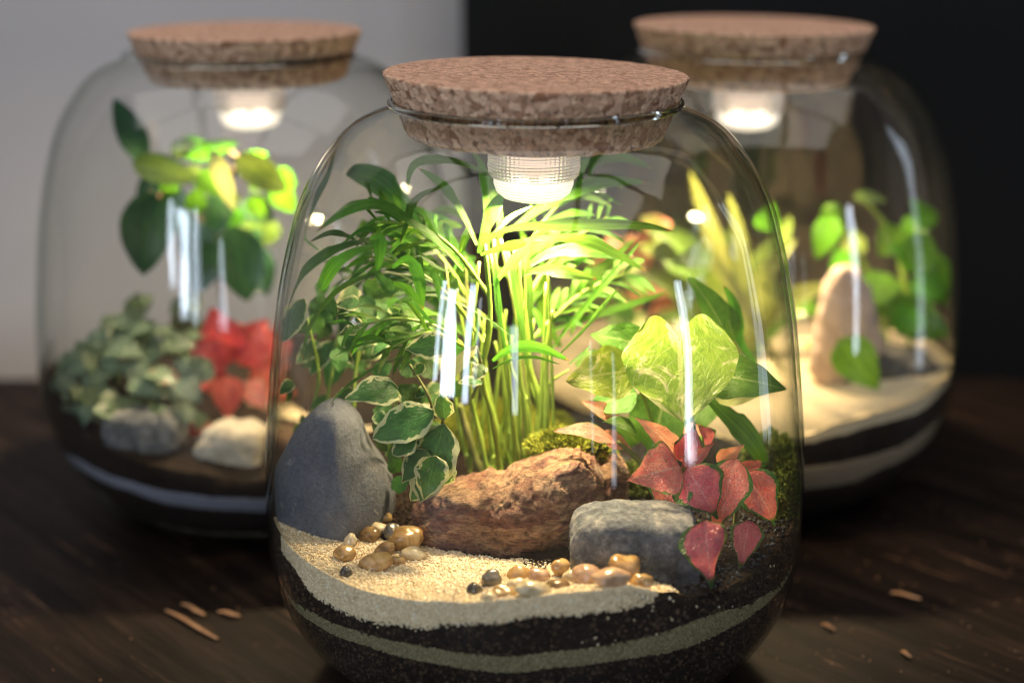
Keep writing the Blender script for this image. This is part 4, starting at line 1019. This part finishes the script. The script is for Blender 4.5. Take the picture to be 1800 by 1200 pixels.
# ------------------------------------------------------------------ left rear jar plants
rub=thing('fig_shrub','tall dark-leaved shrub with yellow-green leaves under the lamp of the left rear jar','plant',(J2.x,J2.y,.09))
for i,(b,t_,wp,mt,rl) in enumerate([((255,285,-.01),(200,172,-.01),52,RUB,0),((232,285,-.02),(352,318,-.03),54,RUBY,0),((325,275,-.02),(420,248,-.02),34,LIME,20),
((415,275,-.03),(505,338,-.03),58,RUBY,0),((262,335,-.03),(252,484,-.04),92,RUB,0),((335,380,-.02),(365,490,-.02),66,RUB,10),((380,420,-.02),(340,520,-.03),60,RUB,0),
((410,395,-.03),(435,530,-.04),90,RUB,0),((372,262,-.04),(412,372,-.05),34,PALE,0),((340,335,-.05),(348,378,-.05),38,LIME,0),((470,320,-.02),(520,372,-.01),44,LIME,0),
((300,300,.0),(240,350,.0),50,RUB,0),((360,250,.0),(300,270,.0),40,LIME,0),((430,350,.0),(480,390,.0),50,RUB,0),((380,370,.0),(330,400,.0),56,RUB,0),((270,320,-.01),(310,400,-.02),50,RUB,0),((395,330,-.01),(372,420,-.02),54,RUB,0),((420,300,-.01),(470,270,-.01),40,LIME,0),((350,300,-.02),(395,345,-.03),44,LIME,0),((300,270,-.02),(345,250,-.02),34,RUBY,0),((440,430,-.01),(470,520,-.02),60,RUB,0),((320,330,-.02),(290,380,-.02),46,RUB,0),((480,300,0),(520,330,0),36,LIME,0)]):
    if mt is not RUB: b=(b[0],b[1],b[2]-.016); t_=(t_[0],t_[1],t_[2]-.016)
    leaf(rub,J2,b,t_,wp,mt,'oval',rl,.05,.15,.01,.15,8,10,seed=i)
rl_=random.Random(31)
for i in range(22):
    x=rl_.uniform(300,490); y=rl_.uniform(285,420); an=R(rl_.uniform(-150,-20)); l=rl_.uniform(40,66); dy=rl_.uniform(-.03,.03)
    leaf(rub,J2,(x,y,dy),(x+math.cos(an)*l,y-math.sin(an)*l*.8,dy),l*.66,rl_.choice((LIME,RUBY,RUB)),'oval',rl_.uniform(-30,30),.06,.1,.01,.2,6,8,seed=i)
for p in ([(385,700,0),(392,560,0),(380,420,0),(372,262,-.02)],[(380,430,0),(320,350,-.01),(250,280,-.01)],[(375,330,0),(420,290,-.01),(395,262,-.02)],[(300,340,-.01),(268,350,-.02),(262,335,-.03)]):
    tube(rub,J2,p,.0024,.0014,WOOD,'branch')
wf=thing('white_nerve_plant','low clump of small grey-green leaves with white veins in the left rear jar','plant',(J2.x-.06,J2.y-.03,.09))
rng=random.Random(5)
for i in range(84):
    x=rng.uniform(105,355); y=rng.uniform(530,735)
    lim=690-190*math.sin(max(0,min(1,(x-95)/270))*math.pi*.62)
    if y<lim: y=lim+rng.uniform(0,40)
    an=rng.uniform(0,360); l=rng.uniform(44,80); dy=-.095+(735-y)/205*.075+rng.uniform(-.01,.01)
    leaf(wf,J2,(x-math.cos(R(an))*l/2,y-math.sin(R(an))*l*.35,dy),(x+math.cos(R(an))*l/2,y+math.sin(R(an))*l*.35,dy-.01),l*.68,WFIT,'ovate',rng.uniform(-30,30),.1,.1,0,.4,6,7,seed=i)
rf=thing('red_nerve_plant','glowing red leafy plant in the middle of the left rear jar','plant',(J2.x+.0,J2.y-.04,.09))
for i,(b,t_,wp,mt) in enumerate([((400,640,-.05),(372,540,-.05),95,FITD),((395,650,-.06),(330,600,-.06),70,FITD),((420,640,-.05),(470,560,-.04),80,FITD),((440,660,-.05),(510,640,-.05),70,FITD),
((400,660,-.07),(400,735,-.08),60,FITD),((430,670,-.06),(470,720,-.07),50,FITP),((330,680,-.07),(262,650,-.08),34,FITP),((370,740,-.08),(330,785,-.085),44,FITD),((390,620,-.03),(430,570,-.02),80,FITD),((450,620,-.03),(515,600,-.02),70,FITD),((360,640,-.05),(385,700,-.06),60,FITD),((470,680,-.04),(520,690,-.04),50,FITD)]):
    leaf(rf,J2,b,t_,wp,mt,'ovate',0,.08,.12,.02,.2,8,9,seed=i)
# ------------------------------------------------------------------ right rear jar plants
dr=thing('dracaena','upright pale yellow striped blades on the left side of the right rear jar','plant',(J3.x-.045,J3.y-.02,.1))
for i,(pts,wp,mt) in enumerate([([(1300,640,-.02),(1285,540,-.03),(1255,420,-.03),(1212,300,-.03)],44,PALE2),([(1300,640,-.02),(1305,540,-.03),(1300,430,-.03),(1280,340,-.03)],36,PALE2),
([(1290,640,-.02),(1250,560,-.03),(1180,500,-.03),(1110,480,-.03)],50,RUBY),([(1300,640,-.02),(1330,560,-.03),(1350,480,-.04),(1400,420,-.04)],46,PALE2),([(1300,650,-.02),(1350,560,-.02),(1400,520,-.02),(1460,500,-.02)],42,PALE2),
([(1310,650,-.02),(1240,600,-.01),(1190,560,.0),(1130,570,.0)],44,RUBY),([(1300,650,-.01),(1260,500,.0),(1200,430,.0),(1140,400,.0)],50,RUBY),([(1300,640,0),(1320,500,.01),(1370,430,.01),(1390,380,.01)],46,RUBY),
([(1380,660,-.05),(1345,600,-.05),(1300,520,-.05),(1250,440,-.05)],26,PALE2),([(1300,640,.0),(1230,520,.01),(1170,440,.02),(1080,430,.02)],50,RUBY),([(1310,640,0),(1380,560,.0),(1420,540,.0),(1450,560,.0)],36,LIME)]):
    blade(dr,J3,pts,wp,mt,(i*37)%50-25)
rngp=random.Random(9)
for i in range(34):
    x=rngp.uniform(1070,1420); y=rngp.uniform(400,640); an=rngp.uniform(0,360); l=rngp.uniform(40,80); dy=rngp.uniform(-.05,.05)
    leaf(dr,J3,(x,y,dy),(x+math.cos(R(an))*l,y+math.sin(R(an))*l*.7,dy-.01),l*.6,rngp.choice((RUBY,LIME,PALE2,HEART)),'ovate',rngp.uniform(-30,30),.1,.1,0,.3,6,7,seed=i)
of=thing('orange_nerve_plant','blurred orange-pink foliage behind the palm in the right rear jar','plant',(J3.x-.07,J3.y-.02,.1))
for i in range(16):
    x=rngp.uniform(1080,1190); y=rngp.uniform(400,600); an=rngp.uniform(0,360); l=60
    leaf(of,J3,(x,y,.02),(x+math.cos(R(an))*l,y+math.sin(R(an))*l*.7,.01),44,FITP,'ovate',rngp.uniform(-30,30),.1,.1,0,.3,6,7,seed=i)
vine=thing('pothos_vine','bright green leafy vine on the right side of the right rear jar','plant',(J3.x+.07,J3.y-.01,.1))
for i,(b,t_,wp,mt) in enumerate([((1590,420,-.02),(1650,480,-.02),70,LIME),((1620,470,-.02),(1560,430,-.02),50,LIME),((1560,540,-.03),(1668,590,-.03),80,LIME),((1640,400,-.01),(1600,350,-.01),40,LIME),
((1500,345,-.02),(1560,355,-.02),26,RUBY),((1470,380,-.02),(1435,455,-.02),54,LIME),((1560,480,-.02),(1530,540,-.03),70,LIME),((1600,500,-.02),(1660,520,-.02),66,LIME),((1585,400,-.01),(1545,450,-.01),60,LIME),
((1640,440,-.01),(1662,540,-.01),50,LIME),((1475,595,-.085),(1545,685,-.095),78,LIME),((1450,360,0),(1480,400,0),36,LIME),((1610,540,-.04),(1580,590,-.04),60,LIME),((1545,500,.0),(1570,560,.0),80,LIME),((1620,380,0),(1590,440,0),50,LIME),((1500,450,.0),(1460,480,.0),50,LIME),((1520,420,.01),(1480,440,.01),44,HEART)]):
    leaf(vine,J3,b,t_,wp,mt,'ovate',(i*31)%40-20,.08,.12,.01,.25,8,9,seed=i)
for p in ([(1600,640,0),(1600,540,-.01),(1620,460,-.01),(1610,380,-.01)],[(1560,640,0),(1545,520,0),(1480,400,0),(1450,365,0)],[(1600,540,-.01),(1570,420,0),(1520,350,-.01)]):
    tube(vine,J3,p,.0018,.001,STEM)
# brighter arching pieces in the left-rear sand gap: fern-like pale stems
# ------------------------------------------------------------------ splinters and crumbs on the table
SPL=m_simple('raw_wood_splinter',(.30,.14,.06),(.55,.30,.15),200,.7)
def splinter(px0,py0,px1,py1,w_,label):
    def T(x,y):
        a=math.atan((y-600)/F)+PITCH; return W(x,y,CH/math.tan(a))
    A=T(px0,py0);B=T(px1,py1); A.z=B.z=.0012; d=B-A; sd=Vector((-d.y,d.x,0)).normalized()*w_*depth(A)/F/2
    vs=[];fs=[];n=8
    for i in range(n+1):
        f=i/n; c=A+d*f+Vector((0,0,.0010*math.sin(f*3)))+sd*.3*math.sin(f*7); k=.35+.65*math.sin(math.pi*(.1+.8*f))
        vs+=[c-sd*k,c+Vector((0,0,.0011))*k,c+sd*k,c-Vector((0,0,.0009))*k]
    for i in range(n):
        for k in range(4): q=i*4; fs.append((q+k,q+(k+1)%4,q+4+(k+1)%4,q+4+k))
    fs+=[(0,1,2,3),tuple(n*4+k for k in range(4))]
    o=mesh('wood_splinter',vs,fs,SPL,smooth=False,origin=tuple((A+B)/2-Vector((0,0,.0012)))); tag(o,label,'splinter','wood splinters on the table')
splinter(292,1075,382,1126,9,'long orange wood splinter on the table left of the front jar')
splinter(320,1064,360,1084,10,'short blurred splinter just above the long orange one')
splinter(384,1078,422,1086,11,'blurred splinter between the long orange one and the front jar')
splinter(1566,1044,1618,1056,12,'flat brown splinter in the shadow right of the front jar')
splinter(1584,1148,1600,1158,9,'bright orange chip near the bottom right of the table')
splinter(1445,1100,1468,1110,9,'reddish chip closest to the front jar on its right')
rng=random.Random(77); vs=[];fs=[]
for i in range(420):
    x=rng.uniform(-.35,.42); y=rng.uniform(.5,1.0)
    if i%2: x=rng.uniform(.12,.42); y=rng.uniform(.55,.9)
    if any(math.hypot(x-J.x,y-J.y)<.1 for J in (J1,J2,J3)): continue
    grain_mesh(vs,fs,Vector((x,y,.0006)),rng.uniform(.0002,.0007),rng)
tag(mesh('crumbs',vs,fs,SPL,smooth=False),'tiny sand and wood crumbs scattered over the dark table','crumbs',kind='stuff')
